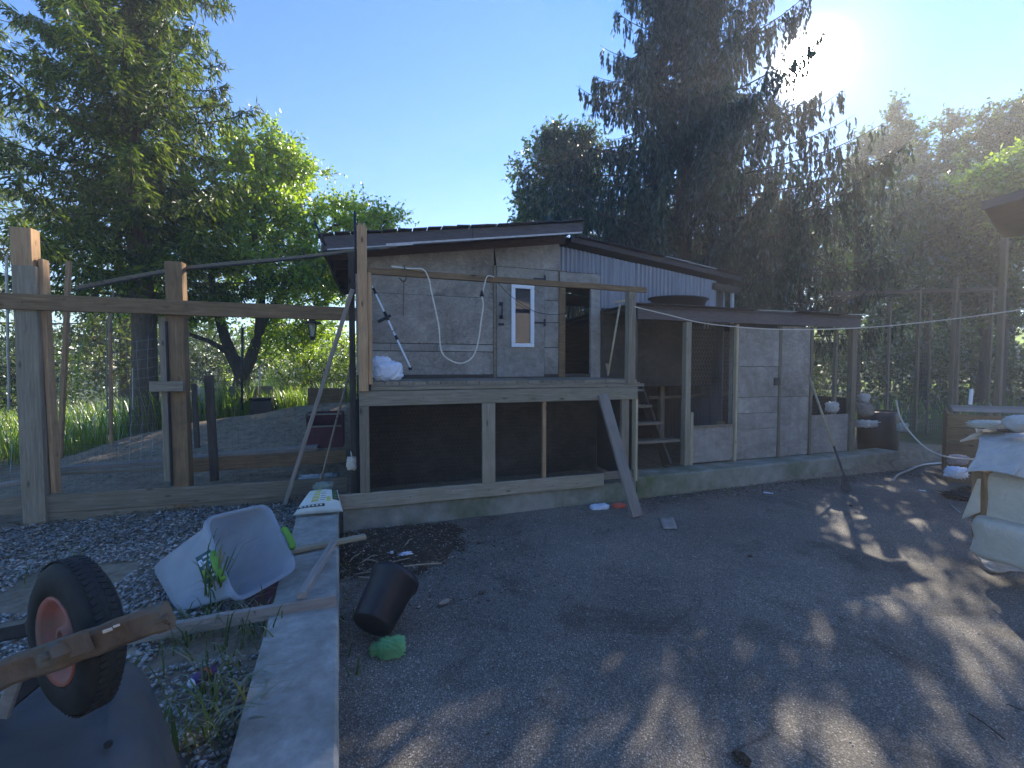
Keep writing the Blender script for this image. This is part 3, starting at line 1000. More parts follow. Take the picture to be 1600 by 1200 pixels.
box('latch', (5.56, CY - .045, 1.33), (5.66, CY - .024, 1.44), M['dark_metal'], door2)
box('wall_panel', (5.71, CY - .01, .27), (6.27, CY + .005, 1.15), M['coop_ply'], coop)
box('wall_panel', (5.71, CY - .012, 1.156), (6.27, CY + .003, 2.2), M['osb'], coop)
box('low_panel', (6.33, CY - .005, .27), (7.12, CY + .01, .86), M['coop_ply'], coop)
# interior and back
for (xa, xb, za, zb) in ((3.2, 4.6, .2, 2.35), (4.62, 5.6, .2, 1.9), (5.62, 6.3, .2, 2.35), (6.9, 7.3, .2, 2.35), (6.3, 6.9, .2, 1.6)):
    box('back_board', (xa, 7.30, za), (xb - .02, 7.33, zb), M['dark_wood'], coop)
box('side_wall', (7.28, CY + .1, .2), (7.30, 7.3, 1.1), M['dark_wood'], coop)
bar('perch', (4.2, 6.0, 1.1), (6.9, 6.0, 1.15), .05, .05, M['grey_wood'], coop)
bar('inner_post', (4.45, 6.0, .2), (4.45, 6.0, 2.3), .08, .08, M['grey_wood'], coop)
mb = hexnet(4.1, 4.86, .80, 2.18, .05, .0008, lambda u, v: Vector((u, CY + .03, v)))
mb.build('wire_netting', M['galv'], coop, kind='stuff')
mb = hexnet(6.33, 7.1, .88, 2.18, .05, .0008, lambda u, v: Vector((u, CY + .03, v)))
mb.build('wire_netting', M['galv'], coop, kind='stuff')
# on the coop roof
tub = thing('roof_tub', 'shallow black tub lying on the coop roof beside the corrugated wall', 'tub', (4.2, 5.3, 2.42))
mb = MB()
seg = 28
prof = [(.0, .0), (.36, .0), (.42, .16), (.45, .165), (.45, .15), (.40, .02 + .12), (.35, .03), (0, .03)]
vs = []; fs = []
for i in range(seg):
    a = 2 * math.pi * i / seg
    for (r_, z_) in prof: vs.append(Vector((4.2 + r_ * math.cos(a) * 1.05, 5.3 + r_ * math.sin(a) * .7, 2.415 + z_)))
m_ = len(prof)
for i in range(seg):
    for k in range(m_ - 1):
        a = i * m_ + k; b_ = ((i + 1) % seg) * m_ + k
        fs.append((a, b_, b_ + 1, a + 1))
mesh('tub_body', vs, fs, M['black_plastic'], tub, smooth=True)

# steps between the deck and the coop
st = thing('wooden_steps', 'open wooden steps in the dark gap between deck and coop', 'steps', (3.4, 5.2, WT))
for (y, z, x1) in ((4.98, .60, 3.95), (5.15, .82, 3.8), (5.33, 1.04, 3.75), (5.50, 1.26, 3.72)):
    bar('tread', (3.06, y, z), (x1, y, z), .16, .035, M['grey_wood'], st)
bar('stringer', (3.08, 4.88, .28), (3.08, 5.56, 1.30), .035, .16, M['dark_wood'], st)
bar('stringer', (3.74, 4.88, .28), (3.74, 5.56, 1.30), .035, .16, M['dark_wood'], st)

# ------------------------------------------------------------------ timber fence on the left
FY = 5.2
fence = thing('timber_fence', 'heavy timber fence with thick posts and one long top beam, behind the gravel', 'fence', (-2, FY, .15))
bar('post', (-3.03, FY + .03, .12), (-3.03, FY + .03, 2.52), .17, .15, M['grey_wood'], fence, seg=8, wob=.004)
bar('post', (-3.045, FY + .02, 2.522), (-3.045, FY + .02, 2.865), .15, .12, M['tan_wood'], fence)
bar('post', (-2.915, FY + .06, .2), (-2.935, FY + .05, 2.60), .035, .09, M['tan_wood'], fence)
bar('post', (-1.885, FY + .05, .12), (-1.895, FY + .05, 2.65), .145, .12, M['brown_wood'], fence, seg=6, wob=.003)
bar('post_board', (-2.0, FY + .03, .45), (-2.005, FY + .03, 2.10), .07, .035, M['grey_wood'], fence)
bar('post_strip', (-1.955, FY - .02, .4), (-1.96, FY - .02, 2.05), .02, .02, M['tar'], fence)
bar('block', (-2.09, FY - .07, 1.405), (-1.81, FY - .07, 1.405), .05, .10, M['grey_wood'], fence)
bar('post', (-1.68, FY + .30, .35), (-1.71, FY + .30, 1.50), .07, .07, M['dark_wood'], fence)
b = bar('beam', (-3.9, FY - .05, 2.19), (-.17, FY - .05, 2.18), .05, .145, M['brown_wood'], fence, seg=10, wob=.003)
nail_heads((-3.2, FY - .077, 2.21), (-.4, FY - .077, 2.2), (0, -1, 0), 9, b)
bar('bottom_board', (-3.9, FY, .325), (-.30, FY, .27), .04, .175, M['grey_wood'], fence, seg=12, wob=.003)
bar('bottom_board', (-3.0, FY + .02, .17), (-.9, FY + .02, .14), .05, .10, M['grey_wood'], fence, seg=5, wob=.004)
bar('corner_board', (-.205, 4.62, .3), (-.20, 4.62, 2.72), .055, .09, M['dark_wood'], fence)


def net(name, fn, u0, u1, v0, v1, du, dv, r, parent, mat=None, slack=0.0):
    mb = MB()
    nu = int((u1 - u0) / du); nv = int((v1 - v0) / dv)
    for i in range(nu + 1):
        u = u0 + i * du
        pts = [fn(u, v0 + (v1 - v0) * k / 6) for k in range(7)]
        vs, fs = tube_data(pts, r, 3, False); mb.add(vs, fs)
    for j in range(nv + 1):
        v = v0 + j * dv
        K = 24
        pts = [fn(u0 + (u1 - u0) * k / K, v) for k in range(K + 1)]
        vs, fs = tube_data(pts, r, 3, False); mb.add(vs, fs)
    return mb.build(name, mat or M['galv'], parent, kind='stuff')


net('wire_netting', lambda u, v: Vector((u, FY + .02 + .01 * math.sin(u * 4 + v * 3), v + .01 * math.sin(u * 6))), -3.9, -.22, .35, 2.12, .055, .10, .0007, fence, M['dull_wire'])

# second fence of leaning stakes behind it, sagging netting
sf = thing('stake_fence', 'sagging wire netting on thin leaning stakes beyond the timber fence', 'fence', (-3.6, 6.5, .3))
def stake(px0, py0, px1, py1, y0, y1, r0, r1, mat):
    a = atY(px0, py0, y0); b_ = atY(px1, py1, y1)
    bar('stake', a, b_, r0, r1, mat, sf, seg=5, wob=.004)
    return a, b_
stake(94, 716, 108, 408, 6.6, 6.3, .04, .05, M['tan_wood'])
stake(174, 696, 172, 492, 7.1, 7.0, .035, .035, M['tan_wood'])
stake(172, 520, 177, 455, 7.0, 6.9, .02, .02, M['grey_wood'])
stake(308, 700, 303, 600, 6.2, 6.25, .05, .06, M['dark_wood'])
stake(168, 640, 166, 500, 6.9, 6.9, .015, .015, M['grey_wood'])
stake(208, 640, 207, 575, 7.6, 7.6, .012, .012, M['galv'])
stake(14, 640, 10, 400, 6.2, 6.0, .02, .02, M['galv'])


def sagfn(u, v):
    y = 6.6 + .55 * (u + 4.2) / 1.4
    return Vector((u, y + .05 * math.sin(u * 5 + v * 4), v * (1 - .10 * math.sin((u + 4.2) * 2.2)) + .05 * math.sin(u * 3.1)))


net('wire_netting', sagfn, -5.4, -2.2, .35, 2.1, .10, .13, .0016, sf)
tube('green_cord', spline([atY(140, 490, 6.8), atY(132, 528, 6.8), atY(122, 566, 6.8), atY(121, 600, 6.8), atY(117, 628, 6.8)], 16), .006, M['green_pl'], sf)

# long bundle of thin rods crossing above the fence
rods = thing('rod_bundle', 'bundle of long grey rods sloping up from the fence to the shed eave', 'rods', (-2, 5.1, 2.6))
for k in range(3):
    o = .018 * (k - 1)
    tube('rod', spline([Vector((-2.95, 5.75, 2.42 + o)), Vector((-1.9, 5.35, 2.60 + o * .8)), Vector((-.8, 4.95, 2.70 + o * .6)), Vector((-.12, 4.70, 2.775 + o * .5)), Vector((.08 + .08 * k, 4.62, 2.80 + o * 1.2))], 20), .011, M['grey_wood'] if k else M['dark_metal'], rods)
t = thing('thin_rod', 'thin dark rod sticking up beside the corner post top', 'rod', (-.14, 4.5, 2.6))
tube('rod', [(-.155, 4.50, 2.5), (-.157, 4.50, 3.09)], .012, M['dark_metal'], t)
t = thing('thin_rod', 'short dark stick leaning against the corner of the roof eave', 'rod', (-.53, 5.1, 2.8))
tube('rod', [atY(509, 384, 5.1), atY(491, 345, 5.1)], .012, M['dark_metal'], t)

# leaning board and metal pole at the shed corner
t = thing('leaning_board', 'long weathered board leaning from the gravel up against the deck corner post', 'board', atZ(444, 786, .15))
bar('board', atZ(446, 786, .16), atY(551, 452, 4.55), .09, .04, M['plank_wood'], t, up=V(1, 0, 0), seg=4, wob=.002)
t = thing('leaning_pole', 'thin grey metal pole leaning between the board and the corner post', 'pole', atZ(503, 756, .2))
tube('pole', spline([atY(500, 757, 4.9), atY(528, 648, 4.85), atY(548, 575, 4.75)], 8), .012, M['grey_wood'], t)

# lantern hanging below the beam
ln = thing('lantern', 'small black garden lantern hanging under the fence beam', 'lantern', (-.62, FY + .03, 1.95))
lc = atY(488, 510, FY + .03)


def lathe(prof, c, seg=12, tilt=None):
    vs, fs = [], []
    for i in range(seg):
        a = 2 * math.pi * i / seg
        for r_, z_ in prof:
            p = Vector((r_ * math.cos(a), r_ * math.sin(a), z_))
            if tilt is not None: p = tilt @ p
            vs.append(Vector(c) + p)
    m_ = len(prof)
    for i in range(seg):
        for k in range(m_ - 1):
            a = i * m_ + k; b_ = ((i + 1) % seg) * m_ + k
            fs.append((a, b_, b_ + 1, a + 1))
    return vs, fs


vs, fs = lathe([(0, .075), (.02, .075), (.03, .06), (.095, .045), (.095, .03), (0, .03)], lc, 8)
mesh('cap', vs, fs, M['dark_metal'], ln)
mb = MB()
for i in range(4):
    a = math.pi / 4 + i * math.pi / 2
    bar_into(mb, lc + V(.055 * math.cos(a), .055 * math.sin(a), .03), lc + V(.032 * math.cos(a), .032 * math.sin(a), -.11), .01, .01)
vs, fs = lathe([(0, -.11), (.035, -.11), (.03, -.135), (.012, -.15), (0, -.15)], lc, 8); mb.add(vs, fs)
vs, fs = tube_data([lc + V(0, 0, .07), lc + V(0, 0, .16)], .004, 5); mb.add(vs, fs)
mb.build('cage', M['dark_metal'], ln)
vs, fs = lathe([(0, .03), (.045, .03), (.026, -.11), (0, -.11)], lc, 8)
mesh('shade', vs, fs, translucent_mat('lantern_glass', (.6, .6, .55), .4, .4), ln)

# boards lying in the run
t = thing('lying_plank', 'long pale plank lying across the run behind the first fence bay', 'plank', (-3, 6, .3))
bar('plank', atY(72, 733, 5.75), atY(262, 721, 5.75), .14, .04, M['plank_wood'], t, seg=4, wob=.003)
bar('plank', atY(74, 741, 5.60), atY(262, 732, 5.60), .05, .03, M['grey_wood'], t)
t = thing('lying_plank', 'weathered plank edging the soil behind the second fence bay', 'plank', (-1.6, 6, .4))
bar('plank', atY(290, 716, 5.9), atY(497, 698, 5.9), .16, .04, M['plank_wood'], t, seg=4, wob=.003)
bar('plank', atY(290, 728, 5.8), atY(540, 712, 5.8), .03, .16, M['brown_wood'], t, seg=4, wob=.003)
t = thing('lying_plank', 'short pale board end poking out behind the left fence post', 'plank', (-3.6, 5.9, .2))
bar('plank', atY(-20, 762, 5.55), atY(38, 752, 5.55), .1, .05, M['plank_wood'], t)
t = thing('nest_box', 'maroon painted nest box beside the leaning board', 'box', atY(500, 700, 6.2))
p = atY(508, 700, 6.1)
for nm, lo, hi in (('front', (-.20, 0, 0), (.20, .02, .27)), ('side', (-.22, .0, 0), (-.202, .36, .45)), ('side', (.202, .0, 0), (.22, .36, .45)), ('back', (-.2, .34, 0), (.2, .36, .45)), ('base', (-.2, .02, 0), (.2, .34, .03))):
    box(nm, p + V(*lo), p + V(*hi), M['maroon'], t)
box('top_rail', p + V(-.2, 0, .43), p + V(.2, .02, .45), M['grey_wood'], t)
box('middle_rail', p + V(-.2, -.004, .272), p + V(.2, .02, .292), M['grey_wood'], t)
t = thing('planter_box', 'brown wooden planter box on the crest of the soil', 'planter', (-.9, 8.7, .9))
p = atY(525, 633, 8.7)
for nm, lo, hi in (('front', (-.45, 0, 0), (.13, .03, .30)), ('side', (.135, 0, 0), (.165, .5, .32)), ('side', (-.48, 0, 0), (-.455, .5, .32)), ('back', (-.45, .47, 0), (.13, .5, .30)), ('base', (-.45, .03, 0), (.13, .47, .04))):
    box(nm, p + V(*lo), p + V(*hi), M['brown_wood'], t)

# low board screen at the back of the run
lf = thing('board_screen', 'low screen of grey boards standing at the back of the run', 'fence', (-3, 10, .6))
for i, (xa, xb, yt, yb, mt) in enumerate(((300, 332, 606, 648, 'galv'), (334, 356, 605, 645, 'grey_wood'), (357, 380, 604, 643, 'grey_wood'), (381, 404, 603, 642, 'grey_wood'), (405, 428, 603, 640, 'grey_wood'), (429, 446, 617, 637, 'grey_wood'), (447, 464, 619, 636, 'grey_wood'))):
    a = atY(xa, yt, 9.6); b_ = atY(xb, yb + 14, 9.6)
    slab_xz('board', [(a.x, b_.z), (a.x, a.z), (b_.x, a.z + random.uniform(-.02, .02)), (b_.x, b_.z)], 9.6 + .01 * (i % 2), 9.62 + .01 * (i % 2), M[mt], lf)
t = thing('storage_crate', 'black crate on the soil in front of the board screen', 'crate', (-2, 9, .8))
a = atY(391, 622, 9.1); b_ = atY(424, 645, 9.1)
box('crate_body', (a.x, 9.1, b_.z - .05), (b_.x, 9.45, a.z - .03), M['black_plastic'], t, c=.03)
box('lid', (a.x - .02, 9.08, a.z - .028), (b_.x + .02, 9.47, a.z), M['black_plastic'], t, c=.01)
t = thing('garden_stake', 'thin black stake standing in front of the grey board screen', 'stake', (-2, 9, .8))
tube('shaft', [atY(378, 640, 9.0), atY(379, 512, 9.0)], .022, M['dark_metal'], t)
t = thing('garden_stake', 'pale stake with green top between the screen boards', 'stake', (-2, 9.2, .8))
tube('shaft', [atY(405, 622, 9.2), atY(406, 572, 9.2)], .015, M['galv'], t)
a = atY(406, 570, 9.2)
vs, fs = lathe([(0, 0), (.04, .03), (.05, .08), (.03, .07), (0, .03)], a, 10); mesh('top', vs, fs, M['green_pl'], t)

# ------------------------------------------------------------------ crumpled sheets and sacks
def crumple(name, c, size, mat, parent=None, amp=.05, n=22, seed=0, squash=1.0, tilt=None, folds=9.0, e1=.7, e2=.6):
    """closed crumpled sack: noisy superellipsoid"""
    vs, fs = [], []
    rs = np.random.default_rng(seed)
    ph = rs.uniform(0, 6.28, (8,)); fr = rs.uniform(.5, 1, (8, 3)) * folds * rs.choice([-1, 1], (8, 3))
    nu, nv = n * 2, n
    for j in range(nv + 1):
        t_ = math.pi * j / nv - math.pi / 2
        for i in range(nu):
            a = 2 * math.pi * i / nu
            ca, sa, ct_, st_ = math.cos(a), math.sin(a), math.cos(t_), math.sin(t_)
            sp = lambda v_, e: math.copysign(abs(v_) ** e, v_)
            cz_ = sp(ct_, e2); d = Vector((sp(ca, e1) * cz_, sp(sa, e1) * cz_, sp(st_, e2)))
            k = 0
            for m_ in range(8):
                s_ = math.sin(fr[m_][0] * d.x + fr[m_][1] * d.y + fr[m_][2] * d.z + ph[m_])
                k += (1 - abs(s_)) ** 2 - .35
            k = 1 + k * amp
            p_ = Vector((d.x * size[0] * k, d.y * size[1] * k, d.z * size[2] * k))
            if tilt is not None: p_ = tilt @ p_
            vs.append(Vector(c) + p_)
    for j in range(nv):
        for i in range(nu):
            a = j * nu + i; b_ = j * nu + (i + 1) % nu
            fs.append((a, b_, b_ + nu, a + nu))
    return mesh(name, vs, fs, mat, parent, smooth=True)


def sheet(name, fn, nu, nv, mat, parent=None, th=.004):
    vs, fs = [], []
    P = [[Vector(fn(i / nu, j / nv)) for i in range(nu + 1)] for j in range(nv + 1)]
    for j in range(nv + 1):
        for i in range(nu + 1):
            du = P[j][min(i + 1, nu)] - P[j][max(i - 1, 0)]; dv = P[min(j + 1, nv)][i] - P[max(j - 1, 0)][i]
            nn = du.cross(dv)
            if nn.length > 0: nn.normalize()
            vs.append(P[j][i]); vs.append(P[j][i] - nn * th)
    w_ = nu + 1
    for j in range(nv):
        for i in range(nu):
            a = (j * w_ + i) * 2; b_ = a + 2; c_ = a + w_ * 2; d_ = c_ + 2
            fs += [(a, b_, d_, c_), (a + 1, c_ + 1, d_ + 1, b_ + 1)]
    for i in range(nu):
        a = i * 2; fs.append((a, a + 1, a + 3, a + 2)); a = (nv * w_ + i) * 2; fs.append((a, a + 2, a + 3, a + 1))
    for j in range(nv):
        a = j * w_ * 2; b_ = a + w_ * 2; fs.append((a, b_, b_ + 1, a + 1)); a += nu * 2; b_ += nu * 2; fs.append((a, a + 1, b_ + 1, b_))
    return mesh(name, vs, fs, mat, parent, smooth=True)


def fold(u, v, k, s=0):
    r = 0
    for i in range(5):
        a = s * 2.3 + i * 1.7
        r += (1 - abs(math.sin((u * math.cos(a) + v * math.sin(a)) * (3 + i * 2.2) + a * 5))) ** 2 / (1 + i * .5)
    return (r - 1.2) * k


# on the deck
t = thing('plastic_sack', 'crumpled white plastic sack heaped in the left corner of the deck', 'sack', (.15, 4.75, DZ))
crumple('sack_body', (.14, 4.72, DZ + .10), (.15, .13, .11), M['white_bag'], t, 0.065, 34, 3, folds=6)
crumple('sack_fold', (.08, 4.74, DZ + .17), (.10, .10, .09), M['white_bag'], t, 0.075, 28, 4, folds=6)
t = thing('string_trimmer', 'white and black pole trimmer leaning on the shed wall over the sack', 'trimmer', (.42, 4.9, DZ))
p0 = atY(641, 574, 4.95); p1 = atY(582, 448, 5.55)
dd = (p1 - p0)
tube('shaft', [p0, p0 + dd * .42], .011, M['white'], t)
tube('shaft', [p0 + dd * .44, p0 + dd * .60], .011, M['white'], t)
tube('shaft', [p0 + dd * .66, p0 + dd * .96], .011, M['white'], t)
tube('joint', [p0 + dd * .32, p0 + dd * .37], .016, M['black_plastic'], t)
tube('joint', [p0 + dd * .56, p0 + dd * .665], .018, M['black_plastic'], t)
tube('joint', [p0 + dd * .90, p0 + dd * .975], .016, M['black_plastic'], t)
tube('tip', [p0 + dd * .975, p0 + dd * 1.01], .008, M['white'], t)
c = p0 + dd * .60
tube('grip', [c + V(.04, -.02, .02), c, c + V(-.06, -.02, -.035), c + V(-.10, -.03, -.055)], .018, M['black_plastic'], t)
tube('foot', [p0 + V(.0, 0, -.03), p0], .02, M['black_plastic'], t)

# cord looped over the rail, with a stick
t = thing('extension_cord', 'off white cord hanging in one long loop from the deck rail', 'cord', (.6, 4.4, 1.7))
yr = 4.40
cc = [(612, 417), (640, 420), (661, 421), (670, 436), (674, 455), (680, 482), (686, 512), (688, 540), (694, 556), (710, 566), (725, 567), (739, 557), (747, 535), (752, 500), (755, 478), (753, 462)]
tube('cord', spline([atY(x, y, yr) for x, y in cc], 90), .0075, M['cord'], t)
tube('cord', spline([atY(x, y, yr) for x, y in ((754, 459), (757, 445), (760, 434), (764, 431), (772, 433))], 20), .006, M['cord'], t)
c = atY(753, 459, yr)
vs, fs = lathe([(0, -.03), (.022, -.028), (.018, 0), (.01, .035), (0, .035)], c, 10)
mesh('plug', vs, fs, M['black_plastic'], t, smooth=True)
t = thing('lath_stick', 'pale wooden lath resting on the deck rail where the cord starts', 'stick', (.3, 4.4, 2.56))
bar('lath', atY(611, 416, 4.42), atY(661, 423, 4.42), .03, .024, M['pale_wood'], t)
t = thing('wire_hook', 'rusty wire clamp hung on the deck rail with a thin rod hanging down', 'hook', (.35, 4.4, 2.4))
tube('hook', spline([atY(631, 414, 4.395), atY(634, 426, 4.385), atY(634, 436, 4.385), atY(630, 440, 4.395), atY(624, 434, 4.4)], 16), .007, M['rust'], t)
tube('rod', [atY(631, 438, 4.40), atY(630, 494, 4.40)], .004, M['rust'], t)
t = thing('thin_cable', 'thin dark cable drooping across the door from the rail to the doorway', 'cable', (1.9, 5.2, 2.3))
tube('cable', spline([atY(778, 442, 4.46), atY(800, 464, 5.4), atY(830, 484, 5.55), atY(850, 490, 5.56), atY(875, 491, 5.56), atY(893, 486, 5.56), atY(915, 480, 5.6)], 40), .004, M['dark_metal'], t)

# broom on the deck
t = thing('broom', 'upturned pale broom leaning in the right corner of the deck', 'broom', atY(950, 588, 4.7))
p0 = atY(950, 586, 4.75); p1 = atY(969, 474, 4.75)
tube('handle', [p0, p1], .012, M['pale_wood'], t)
bar('head', atY(961, 472, 4.75), atY(975, 470, 4.75), .05, .022, M['pale_wood'], t)
mb = MB()
for i in range(20):
    a = atY(946 + i * .45, 568, 4.75 + random.uniform(-.02, .02)); b_ = p0 + V(random.uniform(-.008, .008), 0, -.01)
    vs, fs = tube_data([b_, a], .0018, 3); mb.add(vs, fs)
mb.build('bristles', M['pale_wood'], t, kind='stuff')

# plank leaning on the deck front
t = thing('leaning_plank', 'dusty pale plank leaning from the asphalt against the deck beam', 'plank', (2.63, 3.97, 0))
bar('plank', (2.635, 3.93, .02), (2.47, 4.385, 1.285), .125, .04, M['plank_wood'], t, up=V(0, -1, .35), seg=6, wob=.002)

# small bag hanging on the fence corner
t = thing('hanging_bag', 'small white cloth bag tied to the dark corner post', 'bag', atY(551, 735, 4.55))
crumple('bag_body', atY(550, 724, 4.56), (.055, .04, .07), M['canvas_cream'], t, .10, 18, 8, folds=5)
tube('tie', [atY(550, 715, 4.56), atY(548, 705, 4.58)], .006, M['cord'], t)
t = thing('plastic_film', 'clear crumpled plastic film lying behind the low fence board', 'plastic sheet', atY(500, 750, 5.5))
crumple('film', atY(500, 747, 5.5), (.24, .08, .05), M['canvas_grey'], t, .16, 18, 12, folds=7)


def c2s(X_, Y_, z):
    """metres right of / ahead of the viewer's heading to site coordinates"""
    return Vector((X_ * math.cos(YAW) + Y_ * math.sin(YAW), -X_ * math.sin(YAW) + Y_ * math.cos(YAW), z))


# ------------------------------------------------------------------ overturned wheelbarrow
wb = thing('wheelbarrow', 'overturned old wheelbarrow, its black tyre with a faded red rim in the air', 'wheelbarrow', c2s(-1.4, 1.2, .13))
wc = atD(118, 990, 1.12)
WS = .845
nv_ = c2s(-.44, -.9, 0); nv_.z = .02; nv_.normalize()
tiltM = nv_.to_track_quat('Z', 'Y').to_matrix()
R0 = .235
tprof = [(.128, -.03), (.135, -.045), (.16, -.052), (.195, -.050), (.220, -.036), (.233, -.015), (.233, .015), (.220, .036), (.195, .050), (.16, .052), (.135, .045), (.128, .03), (.128, -.03)]
wheel = bpy.data.objects.new('wheel', None); reg(wheel, wb, Matrix.Translation(wc))
vs, fs = lathe([(a_ * WS, b_ * WS) for a_, b_ in tprof], wc, 56, tiltM)
mesh('tyre', vs, fs, M['rubber'], wheel, smooth=True)
mb = MB()
for i in range(64):     # tread blocks
    for s_ in (-1, 1):
        a = 2 * math.pi * (i + .25 * s_) / 64
        pc = Vector((math.cos(a) * .2325, math.sin(a) * .2325, s_ * .018)); tn = Vector((-math.sin(a), math.cos(a), .35 * s_)).normalized()
        q0 = tiltM @ ((pc - tn * .008) * WS) + wc; q1 = tiltM @ ((pc + tn * .008) * WS) + wc
        bar_into(mb, q0, q1, .018, .003, up=tiltM @ Vector((math.cos(a), math.sin(a), 0)))
mb.build('tread', M['rubber'], wheel, kind='stuff')
rprof = [(0, .004), (.020, .004), (.022, .034), (.034, .034), (.038, .016), (.055, .010), (.085, .012), (.104, .020), (.116, .040), (.130, .050), (.134, .044), (.129, .02), (.129, -.03), (.10, -.02), (0, -.02)]
vs, fs = lathe([(a_ * WS, b_ * WS) for a_, b_ in rprof], wc, 48, tiltM)
mesh('rim', vs, fs, M['rim'], wheel, smooth=True)
p0, p1 = atD(-120, 1098, .94), atD(262, 962, .99)
bar('handle', p0, p1, .036, .060, M['rust'], wb, seg=14, wob=.0035, c=.008)
d_ = (p1 - p0).normalized()
mb = MB()
for i in range(7):
    o = V(0, random.uniform(-.015, .015), random.uniform(-.03, .03))
    bar_into(mb, p1 - d_ * .02 + o, p1 + d_ * random.uniform(.003, .012) + o, .015, .012)
mb.build('splintered_end', M['rust'], wb)
b0 = atD(95, 1016, .935)
mb = MB()
vs, fs = lathe([(0, .02), (.022, .02), (.026, .008), (.026, -.01), (0, -.01)], b0, 6, tiltM); mb.add(vs, fs)
vs, fs = lathe([(0, .034), (.010, .034), (.010, .015), (0, .015)], b0, 8, tiltM); mb.add(vs, fs)
vs, fs = tube_data([b0, wc], .012, 8); mb.add(vs, fs)
bar_into(mb, b0 + d_ * -.05, b0 + d_ * .06, .012, .05)
mb.build('axle_bracket', M['rust'], wb)
mb = MB()
for (x, y, s_) in ((106, 1012, .012), (112, 1003, .009), (88, 1022, .010), (70, 1036, .008), (168, 985, .009), (182, 978, .006)):
    c_ = atD(x, y, .935)
    bar('paint_flake', c_ - d_ * s_, c_ + d_ * s_, .004, s_ * .8, M['canvas_cream'], wb)
bar('handle', atD(-120, 1012, 1.6), atD(52, 978, 1.45), .04, .06, M['dark_metal'], wb, c=.01)
bar('strut', atD(24, 1062, 1.05), atD(4, 1120, 1.05), .03, .012, M['galv'], wb)
# tray, upside down
vs, fs = [], []
tc0 = (-1.40, 1.03); ta = (-.68, .735); tb = (.735, .68)
rings = [(.43, .51, .135), (.42, .50, .15), (.40, .475, .20), (.345, .43, .42), (.32, .40, .55), (.30, .375, .60), (.24, .30, .62)]
K = 64
for ha, hb, z in rings:
    for i in range(K):
        a = 2 * math.pi * i / K
        f_ = lambda v_: math.copysign(abs(v_) ** .38, v_)
        u, v = ha * f_(math.cos(a)), hb * f_(math.sin(a))
        vs.append(c2s(tc0[0] + ta[0] * u + tb[0] * v, tc0[1] + ta[1] * u + tb[1] * v, z + .006 * math.sin(a * 5 + z * 20)))
for j in range(len(rings) - 1):
    for i in range(K):
        a = j * K + i; b_ = j * K + (i + 1) % K
        fs.append((a, b_, b_ + K, a + K))
fs.append(tuple((len(rings) - 1) * K + i for i in range(K)))
mesh('tray', vs, fs, M['steel_tray'], wb, smooth=True)
for q_ in (((168, 1085), (166, 1190)), ((180, 1085), (178, 1190))):
    pass
for k_ in (-.2, 0, .2):
    q_ = c2s(-1.40 + .735 * .30 - .68 * k_, 1.03 + .68 * .30 + .735 * k_, .62)
    bar('bolt', q_, q_ + V(0, 0, .010), .016, .016, M['dark_metal'], wb)
bar('brace', wc - nv_ * .06, c2s(-1.45, 1.15, .62), .02, .04, M['dark_metal'], wb)
bar('brace', p0.lerp(p1, .3), c2s(-1.35, .95, .62), .02, .03, M['dark_metal'], wb)

# ------------------------------------------------------------------ translucent tote
tt = thing('storage_tote', 'clear frosted plastic storage tote with lime green handles, tipped on its side', 'tote', atZ(330, 950, .15))
TL, TR, BR, BL = atD(322, 812, 2.78), atD(418, 790, 3.0), atD(462, 886, 2.74), atD(370, 938, 2.45)
A_, B_ = atD(226, 884, 2.9), atD(272, 968, 2.45)
C_ = BR + (B_ - BL) * .92; D_ = TR + (A_ - TL) * .92


def quad_ring(c4, k, e=.28, scale=1.0):
    a, b_, c_, d_2 = c4
    ctr = (a + b_ + c_ + d_2) / 4
    out_ = []
    for i in range(k):
        t_ = 2 * math.pi * (i + .5) / k
        f_ = lambda v_: math.copysign(abs(v_) ** e, v_)
        u, v = f_(math.cos(t_)) * .5 + .5, f_(math.sin(t_)) * .5 + .5
        p_ = a.lerp(b_, u).lerp(d_2.lerp(c_, u), v)
        out_.append(ctr + (p_ - ctr) * scale)
    return out_


K = 64
top = (TL, TR, BR, BL); bot = (A_, D_, C_, B_)
nr = (TR - TL).cross(BL - TL).normalized()
if nr.dot(A_ - TL) > 0: nr = -nr


def lv(t_): return tuple(a.lerp(b_, t_) for a, b_ in zip(top, bot))


rr = [(lv(.05), 1.085), (lv(0), 1.085), (lv(-.012), 1.06), (lv(0), 1.0), (lv(.06), .985), (lv(.2), .97), (lv(.5), .965), (lv(.8), .95), (lv(.95), .93), (lv(1.0), .86)]
vs, fs = [], []
for q_, s_ in rr: vs += quad_ring(q_, K, .28, s_)
for j in range(len(rr) - 1):
    for i in range(K):
        a = j * K + i; b_ = j * K + (i + 1) % K
        fs.append((a, b_, b_ + K, a + K))
fs.append(tuple((len(rr) - 1) * K + i for i in range(K)))
mesh('tote_body', vs, fs, M['tote'], tt, smooth=True)
for (a, b_) in ((TL, BL), (TR, BR)):
    o = (a + b_) / 2 - (TL + BR) / 2
    o = o.normalized() * .035 + nr * .01
    tube('handle', [a.lerp(b_, .42) + o * .7, a.lerp(b_, .47) + o, a.lerp(b_, .70) + o, a.lerp(b_, .75) + o * .7], .020, M['green_pl'], tt)
# sticker on the outer side
n2 = (A_ - TL).cross(BL - TL).normalized()
if n2.dot((TL + BR) / 2 - TL) > 0: n2 = -n2


def side_pt(u, v, off):   # u rim->base, v top->bottom of the outer side
    return TL.lerp(A_, u).lerp(BL.lerp(B_, u), v) + n2 * off


def patch(name, u0, u1, v0, v1, off, mat):
    return sheet(name, lambda u, v: side_pt(u0 + (u1 - u0) * u, v0 + (v1 - v0) * v, off), 1, 1, mat, tt, .002)


